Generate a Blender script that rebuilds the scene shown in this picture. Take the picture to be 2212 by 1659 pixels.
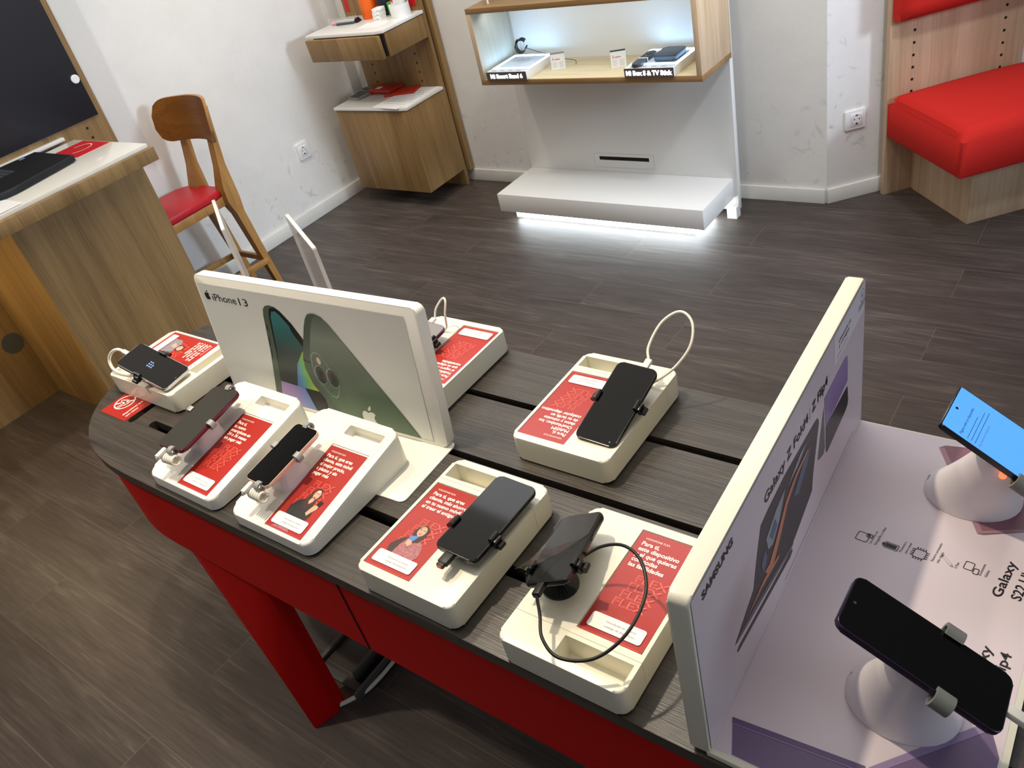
import bpy, bmesh, math, random
from mathutils import Vector, Matrix

# ------------------------------------------------------------------ scene, camera, light
for _o in list(bpy.data.objects):
    bpy.data.objects.remove(_o)
SC = bpy.context.scene
COL = SC.collection
random.seed(7)
PI = math.pi

def srgb(r, g, b):
    f = lambda c: (c / 255 / 12.92) if c / 255 <= .04045 else ((c / 255 + .055) / 1.055) ** 2.4
    return (f(r), f(g), f(b), 1)

yaw, pitch, roll = math.radians(-44.27619), math.radians(34.90796), math.radians(15.32471)
fw = Vector((math.sin(yaw) * math.cos(pitch), math.cos(yaw) * math.cos(pitch), -math.sin(pitch)))
rt = Vector((math.cos(yaw), -math.sin(yaw), 0))
dn = fw.cross(rt)
cr = rt * math.cos(roll) + dn * math.sin(roll)
cd = -rt * math.sin(roll) + dn * math.cos(roll)
cam = bpy.data.cameras.new('camera')
cam.sensor_width = 36
cam.sensor_fit = 'HORIZONTAL'
cam.lens = 36 * 1773.63 / 2212
cam.clip_start = .02
camo = bpy.data.objects.new('camera', cam)
COL.objects.link(camo)
camo.matrix_world = Matrix(((cr.x, -cd.x, -fw.x, 0), (cr.y, -cd.y, -fw.y, 0), (cr.z, -cd.z, -fw.z, 1.63), (0, 0, 0, 1)))
SC.camera = camo

SC.view_settings.view_transform = 'Standard'
SC.view_settings.look = 'None'
SC.view_settings.gamma = 1
SC.view_settings.use_curve_mapping = False
SC.view_settings.exposure = 0.0

world = bpy.data.worlds.new('world')
SC.world = world
world.use_nodes = True
world.node_tree.nodes['Background'].inputs[0].default_value = (.80, .88, 1, 1)
world.node_tree.nodes['Background'].inputs[1].default_value = .16

def spot(name, loc, target, energy, size, blend, color, radius=.035):
    l = bpy.data.lights.new(name, 'SPOT')
    l.energy, l.spot_size, l.spot_blend, l.color, l.shadow_soft_size = energy, math.radians(size), blend, color, radius
    o = bpy.data.objects.new(name, l)
    COL.objects.link(o)
    o.location = loc
    o.rotation_euler = (Vector(target) - Vector(loc)).to_track_quat('-Z', 'Y').to_euler()
    return o

def area(name, loc, target, energy, sx, sy, color):
    l = bpy.data.lights.new(name, 'AREA')
    l.shape = 'RECTANGLE'
    l.energy, l.size, l.size_y, l.color = energy, sx, sy, color
    o = bpy.data.objects.new(name, l)
    COL.objects.link(o)
    o.location = loc
    o.rotation_euler = (Vector(target) - Vector(loc)).to_track_quat('-Z', 'Y').to_euler()
    return o

WARM = (1, .86, .66)
WARM2 = (1, .80, .56)
spot('ceiling_spotlight', (-1.21, .79, 2.62), (-1.0, .72, .75), 118, 72, .7, WARM)
spot('ceiling_spotlight', (-1.74, .95, 2.62), (-1.2, .70, .75), 34, 80, .7, WARM)
spot('ceiling_spotlight', (-2.35, -.15, 2.62), (-2.1, .25, 0), 80, 80, .8, (1, .88, .72))
spot('ceiling_spotlight', (-2.7, 1.9, 2.62), (-3.3, 2.9, .8), 46, 74, .8, WARM)
spot('ceiling_spotlight', (-2.75, .75, 2.62), (-3.25, 1.2, .8), 38, 74, .8, (1, .90, .76))  # fill added to brighten the counter top
spot('ceiling_spotlight', (-1.1, 1.75, 2.62), (-1.85, 2.9, .3), 36, 78, .8, (1, .92, .80), .10)
spot('ceiling_spotlight', (.2, 1.95, 2.62), (-.75, 3.2, .6), 82, 66, .7, (.86, .92, 1), .12)  # cool fill added to brighten the angled wall and bench
area('ceiling_fill_light', (-1.7, 2.35, 2.72), (-1.7, 2.6, 0), 26, 3.4, .9, (.94, .96, 1))  # soft fill added to lift the back of the room
area('ceiling_fill_light', (-1.6, 1.1, 2.72), (-1.6, 1.1, 0), 28, 3.2, 3.2, (1, .94, .87))  # broad overhead fill, added for general brightness
area('shopfront_daylight', (3.0, .9, 2.0), (-1.0, 2.0, .6), 24, 2.6, 1.6, (.74, .85, 1))
spot('daylight_fill_beam', (2.6, 2.7, 1.9), (-3.6, 2.3, .35), 520, 38, .9, (.70, .83, 1), .35)  # narrow spot added to bring cool daylight to the left wall, past the table

# ------------------------------------------------------------------ materials
M = {}
def newmat(name):
    m = bpy.data.materials.new(name)
    m.use_nodes = True
    return m, m.node_tree, m.node_tree.nodes['Principled BSDF']

def mat(name, col, rough=.5, metal=0., spec=.5, coat=0., emis=0., ecol=None, trans=0., ior=1.45, bump=0., bscale=300., var=0., vscale=4.):
    m, nt, p = newmat(name)
    p.inputs['Base Color'].default_value = col
    p.inputs['Roughness'].default_value = rough
    p.inputs['Metallic'].default_value = metal
    p.inputs['Specular IOR Level'].default_value = spec
    p.inputs['Coat Weight'].default_value = coat
    p.inputs['Transmission Weight'].default_value = trans
    p.inputs['IOR'].default_value = ior
    if emis:
        p.inputs['Emission Color'].default_value = ecol or col
        p.inputs['Emission Strength'].default_value = emis
    if bump or var:
        tc = nt.nodes.new('ShaderNodeTexCoord')
    if bump:
        n = nt.nodes.new('ShaderNodeTexNoise')
        n.inputs['Scale'].default_value = bscale
        b = nt.nodes.new('ShaderNodeBump')
        b.inputs['Strength'].default_value = bump
        b.inputs['Distance'].default_value = .002
        nt.links.new(tc.outputs['Object'], n.inputs['Vector'])
        nt.links.new(n.outputs['Fac'], b.inputs['Height'])
        nt.links.new(b.outputs['Normal'], p.inputs['Normal'])
    if var:
        n = nt.nodes.new('ShaderNodeTexNoise')
        n.inputs['Scale'].default_value = vscale
        n.inputs['Detail'].default_value = 5
        r = nt.nodes.new('ShaderNodeValToRGB')
        r.color_ramp.elements[0].position = .35
        r.color_ramp.elements[1].position = .65
        r.color_ramp.elements[0].color = tuple(c * (1 - var) for c in col[:3]) + (1,)
        r.color_ramp.elements[1].color = col
        nt.links.new(tc.outputs['Object'], n.inputs['Vector'])
        nt.links.new(n.outputs['Fac'], r.inputs['Fac'])
        nt.links.new(r.outputs['Color'], p.inputs['Base Color'])
    M[name] = m
    return m

def wood(name, c1, c2, axis='Z', scale=1., rough=.45, bump=.15, spec=.35):
    """long grain along an object axis: two stretched noises"""
    m, nt, p = newmat(name)
    tc = nt.nodes.new('ShaderNodeTexCoord')
    def stretched(s, along, detail, dist):
        mp = nt.nodes.new('ShaderNodeMapping')
        v = [s, s, s]
        v['XYZ'.index(axis)] = along
        mp.inputs['Scale'].default_value = v
        n = nt.nodes.new('ShaderNodeTexNoise')
        n.inputs['Scale'].default_value = 1
        n.inputs['Detail'].default_value = detail
        n.inputs['Roughness'].default_value = .6
        n.inputs['Distortion'].default_value = dist
        nt.links.new(tc.outputs['Object'], mp.inputs['Vector'])
        nt.links.new(mp.outputs['Vector'], n.inputs['Vector'])
        return n
    a = stretched(11 * scale, .8 * scale, 4, .8)
    b = stretched(150 * scale, 3.5 * scale, 4, .1)
    mx = nt.nodes.new('ShaderNodeMix')
    mx.inputs['Factor'].default_value = .38
    nt.links.new(a.outputs['Fac'], mx.inputs[2])
    nt.links.new(b.outputs['Fac'], mx.inputs[3])
    r = nt.nodes.new('ShaderNodeValToRGB')
    r.color_ramp.elements[0].position = .36
    r.color_ramp.elements[1].position = .64
    r.color_ramp.elements[0].color = c1
    r.color_ramp.elements[1].color = c2
    nt.links.new(mx.outputs[0], r.inputs['Fac'])
    nt.links.new(r.outputs['Color'], p.inputs['Base Color'])
    bp = nt.nodes.new('ShaderNodeBump')
    bp.inputs['Strength'].default_value = bump
    bp.inputs['Distance'].default_value = .002
    nt.links.new(b.outputs['Fac'], bp.inputs['Height'])
    nt.links.new(bp.outputs['Normal'], p.inputs['Normal'])
    p.inputs['Roughness'].default_value = rough
    p.inputs['Specular IOR Level'].default_value = spec
    M[name] = m
    return m

def floor_mat():
    m, nt, p = newmat('floor_planks')
    tc = nt.nodes.new('ShaderNodeTexCoord')
    br = nt.nodes.new('ShaderNodeTexBrick')
    br.offset = .37
    br.inputs['Scale'].default_value = 1
    br.inputs['Brick Width'].default_value = 1.22
    br.inputs['Row Height'].default_value = .183
    br.inputs['Mortar Size'].default_value = .0011
    br.inputs['Mortar Smooth'].default_value = .2
    br.inputs['Color1'].default_value = (0, 0, 0, 1)
    br.inputs['Color2'].default_value = (1, 1, 1, 1)
    br.inputs['Mortar'].default_value = (.5, .5, .5, 1)
    nt.links.new(tc.outputs['Object'], br.inputs['Vector'])
    # every plank shifts its own grain
    vm = nt.nodes.new('ShaderNodeVectorMath')
    vm.operation = 'SCALE'
    vm.inputs['Scale'].default_value = 7.3
    nt.links.new(br.outputs['Color'], vm.inputs[0])
    ad = nt.nodes.new('ShaderNodeVectorMath')
    nt.links.new(tc.outputs['Object'], ad.inputs[0])
    nt.links.new(vm.outputs[0], ad.inputs[1])
    def noise(sx, sy, det, dist):
        mp = nt.nodes.new('ShaderNodeMapping')
        mp.inputs['Scale'].default_value = (sx, sy, 1)
        n = nt.nodes.new('ShaderNodeTexNoise')
        n.inputs['Scale'].default_value = 1
        n.inputs['Detail'].default_value = det
        n.inputs['Distortion'].default_value = dist
        nt.links.new(ad.outputs[0], mp.inputs['Vector'])
        nt.links.new(mp.outputs['Vector'], n.inputs['Vector'])
        return n
    a = noise(2.2, 14, 5, 1.2)
    b = noise(7, 130, 6, .5)
    mx = nt.nodes.new('ShaderNodeMix')
    mx.inputs['Factor'].default_value = .5
    nt.links.new(a.outputs['Fac'], mx.inputs[2])
    nt.links.new(b.outputs['Fac'], mx.inputs[3])
    r = nt.nodes.new('ShaderNodeValToRGB')
    e = r.color_ramp.elements
    e[0].position, e[1].position = .36, .68
    e[0].color, e[1].color = srgb(62, 54, 50), srgb(100, 90, 83)
    md = r.color_ramp.elements.new(.55)
    md.color = srgb(78, 69, 64)
    nt.links.new(mx.outputs[0], r.inputs['Fac'])
    # tone of the single plank
    hs = nt.nodes.new('ShaderNodeHueSaturation')
    mr = nt.nodes.new('ShaderNodeMapRange')
    mr.inputs['To Min'].default_value = .90
    mr.inputs['To Max'].default_value = 1.07
    nt.links.new(br.outputs['Color'], mr.inputs['Value'])
    nt.links.new(mr.outputs[0], hs.inputs['Value'])
    nt.links.new(r.outputs['Color'], hs.inputs['Color'])
    seam = nt.nodes.new('ShaderNodeMix')
    seam.data_type = 'RGBA'
    seam.inputs[7].default_value = srgb(100, 90, 82)
    nt.links.new(br.outputs['Fac'], seam.inputs[0])
    nt.links.new(hs.outputs['Color'], seam.inputs[6])
    nt.links.new(seam.outputs[2], p.inputs['Base Color'])
    bp = nt.nodes.new('ShaderNodeBump')
    bp.inputs['Strength'].default_value = .12
    bp.inputs['Distance'].default_value = .002
    nt.links.new(b.outputs['Fac'], bp.inputs['Height'])
    nt.links.new(bp.outputs['Normal'], p.inputs['Normal'])
    p.inputs['Roughness'].default_value = .46
    p.inputs['Specular IOR Level'].default_value = .4
    M['floor'] = m

def wall_mat():
    m, nt, p = newmat('wall_paint')
    tc = nt.nodes.new('ShaderNodeTexCoord')
    n = nt.nodes.new('ShaderNodeTexNoise')
    n.inputs['Scale'].default_value = 1.6
    n.inputs['Detail'].default_value = 8
    n.inputs['Roughness'].default_value = .7
    r = nt.nodes.new('ShaderNodeValToRGB')
    r.color_ramp.elements[0].position, r.color_ramp.elements[1].position = .3, .6
    r.color_ramp.elements[0].color, r.color_ramp.elements[1].color = srgb(222, 219, 213), srgb(233, 231, 226)
    nt.links.new(tc.outputs['Object'], n.inputs['Vector'])
    nt.links.new(n.outputs['Fac'], r.inputs['Fac'])
    # scuff marks low on the wall
    n2 = nt.nodes.new('ShaderNodeTexNoise')
    n2.inputs['Scale'].default_value = 13
    n2.inputs['Detail'].default_value = 6
    n2.inputs['Distortion'].default_value = 1.5
    nt.links.new(tc.outputs['Object'], n2.inputs['Vector'])
    r2 = nt.nodes.new('ShaderNodeValToRGB')
    r2.color_ramp.elements[0].position, r2.color_ramp.elements[1].position = .60, .74
    nt.links.new(n2.outputs['Fac'], r2.inputs['Fac'])
    sx = nt.nodes.new('ShaderNodeSeparateXYZ')
    nt.links.new(tc.outputs['Object'], sx.inputs[0])
    mr = nt.nodes.new('ShaderNodeMapRange')
    mr.inputs['From Min'].default_value, mr.inputs['From Max'].default_value = .12, .55
    mr.inputs['To Min'].default_value, mr.inputs['To Max'].default_value = .55, 0
    nt.links.new(sx.outputs['Z'], mr.inputs['Value'])
    mu = nt.nodes.new('ShaderNodeMath')
    mu.operation = 'MULTIPLY'
    nt.links.new(r2.outputs['Color'], mu.inputs[0])
    nt.links.new(mr.outputs[0], mu.inputs[1])
    mx = nt.nodes.new('ShaderNodeMix')
    mx.data_type = 'RGBA'
    mx.inputs[7].default_value = srgb(150, 146, 144)
    nt.links.new(mu.outputs[0], mx.inputs[0])
    nt.links.new(r.outputs['Color'], mx.inputs[6])
    nt.links.new(mx.outputs[2], p.inputs['Base Color'])
    nb = nt.nodes.new('ShaderNodeTexNoise')
    nb.inputs['Scale'].default_value = 60
    bp = nt.nodes.new('ShaderNodeBump')
    bp.inputs['Strength'].default_value = .12
    bp.inputs['Distance'].default_value = .004
    nt.links.new(tc.outputs['Object'], nb.inputs['Vector'])
    nt.links.new(nb.outputs['Fac'], bp.inputs['Height'])
    nt.links.new(bp.outputs['Normal'], p.inputs['Normal'])
    p.inputs['Roughness'].default_value = .6
    M['wall'] = m

def gradient_mat(name, axis, lo, hi, stops, rough=.4):
    """printed colour blend along an object axis (artwork on a poster)"""
    m, nt, p = newmat(name)
    tc = nt.nodes.new('ShaderNodeTexCoord')
    sx = nt.nodes.new('ShaderNodeSeparateXYZ')
    nt.links.new(tc.outputs['Object'], sx.inputs[0])
    mr = nt.nodes.new('ShaderNodeMapRange')
    mr.inputs['From Min'].default_value, mr.inputs['From Max'].default_value = lo, hi
    nt.links.new(sx.outputs[axis], mr.inputs['Value'])
    r = nt.nodes.new('ShaderNodeValToRGB')
    el = r.color_ramp.elements
    while len(el) < len(stops):
        el.new(.5)
    for e, (pos, c) in zip(el, stops):
        e.position, e.color = pos, c
    nt.links.new(mr.outputs[0], r.inputs['Fac'])
    nt.links.new(r.outputs['Color'], p.inputs['Base Color'])
    p.inputs['Roughness'].default_value = rough
    M[name] = m

floor_mat()
wall_mat()
mat('baseboard', srgb(226, 224, 216), .45, var=.08, vscale=6)
mat('ceiling', srgb(215, 213, 208), .8)
mat('white_plastic', srgb(240, 238, 229), .32, spec=.45)
mat('cream_plastic', srgb(236, 232, 214), .28, spec=.5, coat=.15)
mat('cream_inside', srgb(222, 217, 190), .5, var=.12, vscale=40)
mat('seam_grey', srgb(150, 146, 132), .6)
mat('white_laminate', srgb(232, 231, 226), .25, spec=.5)
mat('white_lacquer', srgb(232, 228, 216), .10, spec=.6)
mat('paper', srgb(240, 240, 238), .7)
mat('paper_grey', srgb(188, 188, 186), .7)
mat('lavender_paper', srgb(222, 208, 213), .45)
mat('lavender_holder', srgb(236, 229, 230), .35)
wood('oak_upright', srgb(118, 90, 52), srgb(160, 128, 82), 'Z')
wood('oak_pale', srgb(184, 154, 120), srgb(218, 192, 160), 'Z')  # lightened to hold the light on the oak box's sides
wood('oak_along', srgb(126, 94, 56), srgb(160, 126, 82), 'X')
wood('oak_across', srgb(122, 94, 56), srgb(164, 132, 88), 'Y')
wood('oak_greyed', srgb(164, 160, 146), srgb(196, 192, 176), 'Z')
wood('oak_shelf', srgb(196, 176, 136), srgb(220, 204, 168), 'X')
wood('chair_beech', srgb(150, 104, 50), srgb(184, 138, 78), 'Z', rough=.35)
wood('chair_back_wood', srgb(118, 72, 24), srgb(142, 92, 38), 'X', rough=.4)
wood('table_oak', srgb(42, 38, 35), srgb(76, 70, 63), 'X', scale=1.8, rough=.37, bump=.5, spec=.5)
mat('table_edge', srgb(28, 25, 23), .5)
mat('dark_void', srgb(14, 12, 11), .8)
mat('red_lacquer', srgb(204, 8, 8), .5, spec=.15, bump=.03, bscale=500)
mat('red_fabric', srgb(200, 40, 33), .85, spec=.2, bump=.35, bscale=900)
mat('red_leather', srgb(186, 22, 36), .42, spec=.45)
mat('red_card', srgb(172, 49, 41), .25, spec=.5)
mat('red_card_light', srgb(226, 98, 84), .35)
mat('red_plain', srgb(198, 30, 36), .45)
mat('red_brick', srgb(178, 44, 26), .45)
mat('white_print', srgb(250, 246, 238), .5)
mat('grey_print', srgb(130, 128, 128), .6)
mat('black_print', srgb(26, 24, 30), .5)
mat('screen_glass', srgb(12, 12, 12), .07, spec=.35)
mat('screen_dim_sheen', srgb(58, 57, 54), .4, spec=.12)  # dark glass with a dim ceiling reflection put into its colour
mat('screen_pale_sheen', srgb(120, 116, 112), .25, spec=.5)  # glass with a pale reflection put into its colour
mat('phone_black', srgb(20, 20, 22), .25, spec=.6)
mat('phone_silver', srgb(190, 190, 192), .25, metal=.9)
mat('phone_rose', srgb(238, 202, 188), .3, metal=.35)
mat('phone_wine', srgb(104, 40, 62), .2, metal=.5)
mat('phone_purple', srgb(84, 72, 100), .2, metal=.8)
mat('clamp_black', srgb(18, 18, 19), .28, spec=.55)
mat('rubber_black', srgb(24, 23, 23), .5)
mat('claw_grey', srgb(150, 152, 150), .4, spec=.5)
mat('claw_dark', srgb(120, 121, 116), .5)
mat('cable_white', srgb(236, 232, 220), .4)
mat('cable_black', srgb(26, 24, 25), .45)
mat('red_led', srgb(255, 60, 30), .4, emis=2.5, ecol=(1, .12, .04, 1))
mat('red_tip', srgb(226, 72, 56), .4)
def hazy(name, col, alpha, rough):
    m = mat(name, col, rough, spec=.6)
    m.node_tree.nodes['Principled BSDF'].inputs['Alpha'].default_value = alpha
hazy('acrylic', srgb(228, 222, 222), .2, .1)
hazy('acrylic_edge', srgb(240, 236, 232), .55, .1)
mat('film', (1, 1, 1, 1), .05, trans=1., ior=1.25)
mat('board_black', srgb(36, 37, 43), .38, spec=.45)
mat('laptop_black', srgb(26, 27, 29), .45, spec=.4)
mat('key_black', srgb(66, 68, 72), .45)
mat('sticker_blue', srgb(120, 160, 220), .4)
mat('sticker_olive', srgb(120, 124, 86), .5)
mat('grey_channel', srgb(84, 82, 78), .55)
mat('socket_white', srgb(236, 234, 232), .3)
mat('socket_dark', srgb(60, 58, 56), .5)
mat('led_white', (1, 1, 1, 1), .5, emis=12.0, ecol=(.34, .63, 1, 1))
mat('led_letters', (1, 1, 1, 1), .5, emis=9.0, ecol=(.95, .98, 1, 1))
mat('led_plinth', (1, 1, 1, 1), .5, emis=14.0, ecol=(.84, .94, 1, 1))
mat('warm_fill_glow', (1, 1, 1, 1), .5, emis=60.0, ecol=(1, .78, .42, 1))  # glow of the strip added under the worktop
mat('podium_face', srgb(92, 82, 80), .3)
mat('podium_grey', srgb(196, 206, 218), .25)
mat('screen_blue', srgb(60, 130, 220), .2, emis=.78, ecol=srgb(98, 172, 255))
mat('gadget_grey', srgb(62, 68, 74), .45)
mat('gadget_dark', srgb(30, 33, 36), .4)
mat('wristband', srgb(20, 20, 20), .45)
mat('orange_can', srgb(240, 104, 18), .4)
mat('green_pack', srgb(62, 160, 62), .4)
mat('navy', srgb(38, 36, 52), .4)
mat('mint', srgb(130, 200, 180), .4)
mat('pink', srgb(228, 168, 178), .4)
mat('calc_grey', srgb(146, 146, 142), .4)
mat('calc_dark', srgb(72, 76, 76), .5)
mat('metal_shiny', srgb(200, 200, 202), .2, metal=1.)
mat('print_purple', srgb(116, 96, 130), .5)
mat('print_purple_dark', srgb(104, 84, 122), .5)
mat('print_purple_line', srgb(150, 130, 168), .5)
mat('print_mauve', srgb(140, 96, 108), .5)
mat('print_mauve_light', srgb(168, 128, 138), .5)
mat('print_lilac', srgb(158, 138, 188), .4)
mat('print_graphite', srgb(50, 48, 52), .4)
mat('print_graphite_mid', srgb(92, 90, 94), .4)
mat('print_orange', srgb(206, 128, 92), .4)
mat('print_blue', srgb(84, 102, 128), .4)
mat('print_steel', srgb(150, 160, 170), .4)
mat('print_label', srgb(240, 232, 238), .4)
mat('skin', srgb(216, 164, 138), .5)
mat('hair', srgb(58, 36, 30), .5)
mat('hair_light', srgb(150, 106, 76), .5)
mat('jacket_black', srgb(34, 32, 34), .5)
mat('dress_pink', srgb(186, 116, 120), .5, var=.45, vscale=260)
mat('suit_grey', srgb(140, 132, 140), .5)
mat('phone_blue', srgb(96, 130, 196), .5)
mat('green_rim', srgb(84, 98, 84), .35)
mat('green_rim_dark', srgb(48, 58, 50), .35)
mat('print_black', srgb(20, 22, 22), .35)
mat('lens_dark', srgb(42, 46, 46), .25)
mat('lens_ring', srgb(150, 160, 150), .3)
mat('flash', srgb(216, 196, 170), .4)
mat('print_white', srgb(226, 228, 222), .4)
gradient_mat('green_back', 2, .03, .235, [(0, srgb(86, 112, 86)), (.45, srgb(86, 104, 88)), (.75, srgb(128, 140, 126)), (1, srgb(92, 104, 94))])
gradient_mat('teal_screen', 2, .06, .23, [(0, srgb(44, 50, 48)), (.45, srgb(52, 66, 64)), (.75, srgb(48, 108, 108)), (1, srgb(58, 132, 136))])
gradient_mat('lilac_screen', 0, .14, .25, [(0, srgb(184, 150, 184)), (.55, srgb(170, 146, 200)), (1, srgb(110, 140, 200))])
gradient_mat('glow_screen', 0, .21, .28, [(0, srgb(60, 120, 120)), (.45, srgb(96, 150, 200)), (.75, srgb(120, 190, 90)), (1, srgb(190, 190, 60))])
gradient_mat('flip_lilac', 2, .10, .20, [(0, srgb(196, 180, 212)), (.5, srgb(150, 126, 180)), (1, srgb(160, 138, 188))])

# ------------------------------------------------------------------ mesh helpers
def rrect(x0, x1, y0, y1, r, n=5):
    pts = []
    for cx, cy, a in ((x1 - r, y1 - r, 0), (x0 + r, y1 - r, PI / 2), (x0 + r, y0 + r, PI), (x1 - r, y0 + r, 1.5 * PI)):
        for i in range(n + 1):
            t = a + PI / 2 * i / n
            pts.append((cx + r * math.cos(t), cy + r * math.sin(t)))
    return pts

def frame(o, ex, ey):
    ex, ey = Vector(ex).normalized(), Vector(ey).normalized()
    ez = ex.cross(ey).normalized()
    ey = ez.cross(ex)
    return Matrix(((ex.x, ey.x, ez.x, o[0]), (ex.y, ey.y, ez.y, o[1]), (ex.z, ey.z, ez.z, o[2]), (0, 0, 0, 1)))

def T(x, y, z):
    return Matrix.Translation((x, y, z))

def RZ(a):
    return Matrix.Rotation(a, 4, 'Z')
def RX(a):
    return Matrix.Rotation(a, 4, 'X')
def RY(a):
    return Matrix.Rotation(a, 4, 'Y')

class MB:
    def __init__(s):
        s.bm = bmesh.new()
        s.mats = []
    def mi(s, m):
        m = M[m] if isinstance(m, str) else m
        if m not in s.mats:
            s.mats.append(m)
        return s.mats.index(m)
    def add(s, verts, faces, m, X=None):
        X = X or Matrix()
        vs = [s.bm.verts.new(X @ Vector(v)) for v in verts]
        k = s.mi(m)
        out = []
        for f in faces:
            try:
                fc = s.bm.faces.new([vs[i] for i in f])
                fc.material_index = k
                out.append(fc)
            except ValueError:
                pass
        return vs, out
    def poly(s, pts, m, z=0., X=None):
        v = [(p[0], p[1], p[2] if len(p) > 2 else z) for p in pts]
        return s.add(v, [tuple(range(len(v)))], m, X)
    def prism(s, pts, z0, z1, m, X=None, bev=0., seg=2, top=None, rim='both'):
        n = len(pts)
        a = sum(pts[i][0] * pts[(i + 1) % n][1] - pts[(i + 1) % n][0] * pts[i][1] for i in range(n))
        if a < 0:
            pts = pts[::-1]
        f0 = z0 if callable(z0) else (lambda x, y: z0)
        f1 = z1 if callable(z1) else (lambda x, y: z1)
        v = [(x, y, f0(x, y)) for x, y in pts] + [(x, y, f1(x, y)) for x, y in pts]
        f = [tuple(range(n))[::-1], tuple(range(n, 2 * n))] + [(i, (i + 1) % n, n + (i + 1) % n, n + i) for i in range(n)]
        vs, fs = s.add(v, f, m, X)
        if top is not None:
            fs[1].material_index = s.mi(top)
        if bev:
            ed = list(fs[1].edges) if rim in ('both', 'top') else []
            if rim in ('both', 'bottom'):
                ed += list(fs[0].edges)
            bmesh.ops.bevel(s.bm, geom=ed, offset=bev, segments=seg, profile=.5, affect='EDGES', clamp_overlap=True)
        return s
    def box(s, x0, x1, y0, y1, z0, z1, m, X=None, bev=0., seg=2):
        v = [(x0, y0, z0), (x1, y0, z0), (x1, y1, z0), (x0, y1, z0), (x0, y0, z1), (x1, y0, z1), (x1, y1, z1), (x0, y1, z1)]
        f = [(3, 2, 1, 0), (4, 5, 6, 7), (0, 1, 5, 4), (1, 2, 6, 5), (2, 3, 7, 6), (3, 0, 4, 7)]
        vs, fs = s.add(v, f, m, X)
        if bev:
            ed = set(e for fc in fs for e in fc.edges)
            bmesh.ops.bevel(s.bm, geom=list(ed), offset=bev, segments=seg, profile=.5, affect='EDGES', clamp_overlap=True)
        return s
    def tube(s, path, r, m, n=8, X=None, closed=False):
        X = X or Matrix()
        P_ = [Vector(p) for p in path]
        k = s.mi(m)
        rings = []
        up = None
        L = len(P_)
        for i, p in enumerate(P_):
            if closed:
                t = P_[(i + 1) % L] - P_[i - 1]
            else:
                t = P_[min(i + 1, L - 1)] - P_[max(i - 1, 0)]
            t.normalize()
            if up is None:
                up = t.orthogonal().normalized()
            up = (up - t * up.dot(t)).normalized()
            w = t.cross(up)
            rr = r[i] if isinstance(r, (list, tuple)) else r
            rings.append([s.bm.verts.new(X @ (p + (up * math.cos(2 * PI * j / n) + w * math.sin(2 * PI * j / n)) * rr)) for j in range(n)])
        for i in range(L if closed else L - 1):
            a, b = rings[i], rings[(i + 1) % L]
            for j in range(n):
                s.bm.faces.new((a[j], a[(j + 1) % n], b[(j + 1) % n], b[j])).material_index = k
        if not closed:
            s.bm.faces.new(rings[0][::-1]).material_index = k
            s.bm.faces.new(rings[-1]).material_index = k
        return s
    def loft(s, rings, m, X=None, caps=True):
        X = X or Matrix()
        k = s.mi(m)
        R = [[s.bm.verts.new(X @ Vector(p)) for p in r] for r in rings]
        n = len(R[0])
        for a, b in zip(R[:-1], R[1:]):
            for j in range(n):
                s.bm.faces.new((a[j], a[(j + 1) % n], b[(j + 1) % n], b[j])).material_index = k
        if caps:
            s.bm.faces.new(R[0][::-1]).material_index = k
            s.bm.faces.new(R[-1]).material_index = k
        return s
    def lathe(s, prof, m, n=28, X=None):
        return s.loft([[(r * math.cos(2 * PI * j / n), r * math.sin(2 * PI * j / n), z) for j in range(n)] for r, z in prof], m, X)
    def disc(s, cx, cy, r, m, z=0., n=24, X=None, ry=None):
        return s.poly([(cx + r * math.cos(2 * PI * j / n), cy + (ry or r) * math.sin(2 * PI * j / n)) for j in range(n)], m, z, X)
    def text(s, body, x, y, h, m, X=None, z=.0004, w=None, bold=0., align='LEFT', maxw=None):
        """flat lettering: baseline start (x, y), capital height h"""
        cu = bpy.data.curves.new('lettering', 'FONT')
        cu.body = body
        cu.size = h / .727
        cu.resolution_u = 3
        cu.offset = bold * h
        cu.align_x = align
        ob = bpy.data.objects.new('lettering', cu)
        COL.objects.link(ob)
        bpy.context.view_layer.update()
        me = bpy.data.meshes.new_from_object(ob.evaluated_get(bpy.context.evaluated_depsgraph_get()))
        bpy.data.objects.remove(ob)
        bpy.data.curves.remove(cu)
        if len(me.vertices):
            xs = [v.co.x for v in me.vertices]
            wd = max(xs) - min(xs)
            sx = w / wd if w else (min(1, maxw / wd) if maxw else 1)
            s.add([(x + v.co.x * sx, y + v.co.y, z) for v in me.vertices], [tuple(p.vertices) for p in me.polygons], m, X)
        bpy.data.meshes.remove(me)
        return s
    def build(s, name, parent=None, angle=35, X=None):
        me = bpy.data.meshes.new(name)
        s.bm.normal_update()
        s.bm.to_mesh(me)
        s.bm.free()
        for m in s.mats:
            me.materials.append(m)
        if angle:
            me.shade_smooth()
            me.set_sharp_from_angle(angle=math.radians(angle))
        o = bpy.data.objects.new(name, me)
        COL.objects.link(o)
        if parent:
            o.parent = parent
        if X is not None:
            o.matrix_local = X
        return o

def recalc(o):
    bm = bmesh.new()
    bm.from_mesh(o.data)
    bmesh.ops.recalc_face_normals(bm, faces=bm.faces)
    bm.to_mesh(o.data)
    bm.free()
    return o

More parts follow.
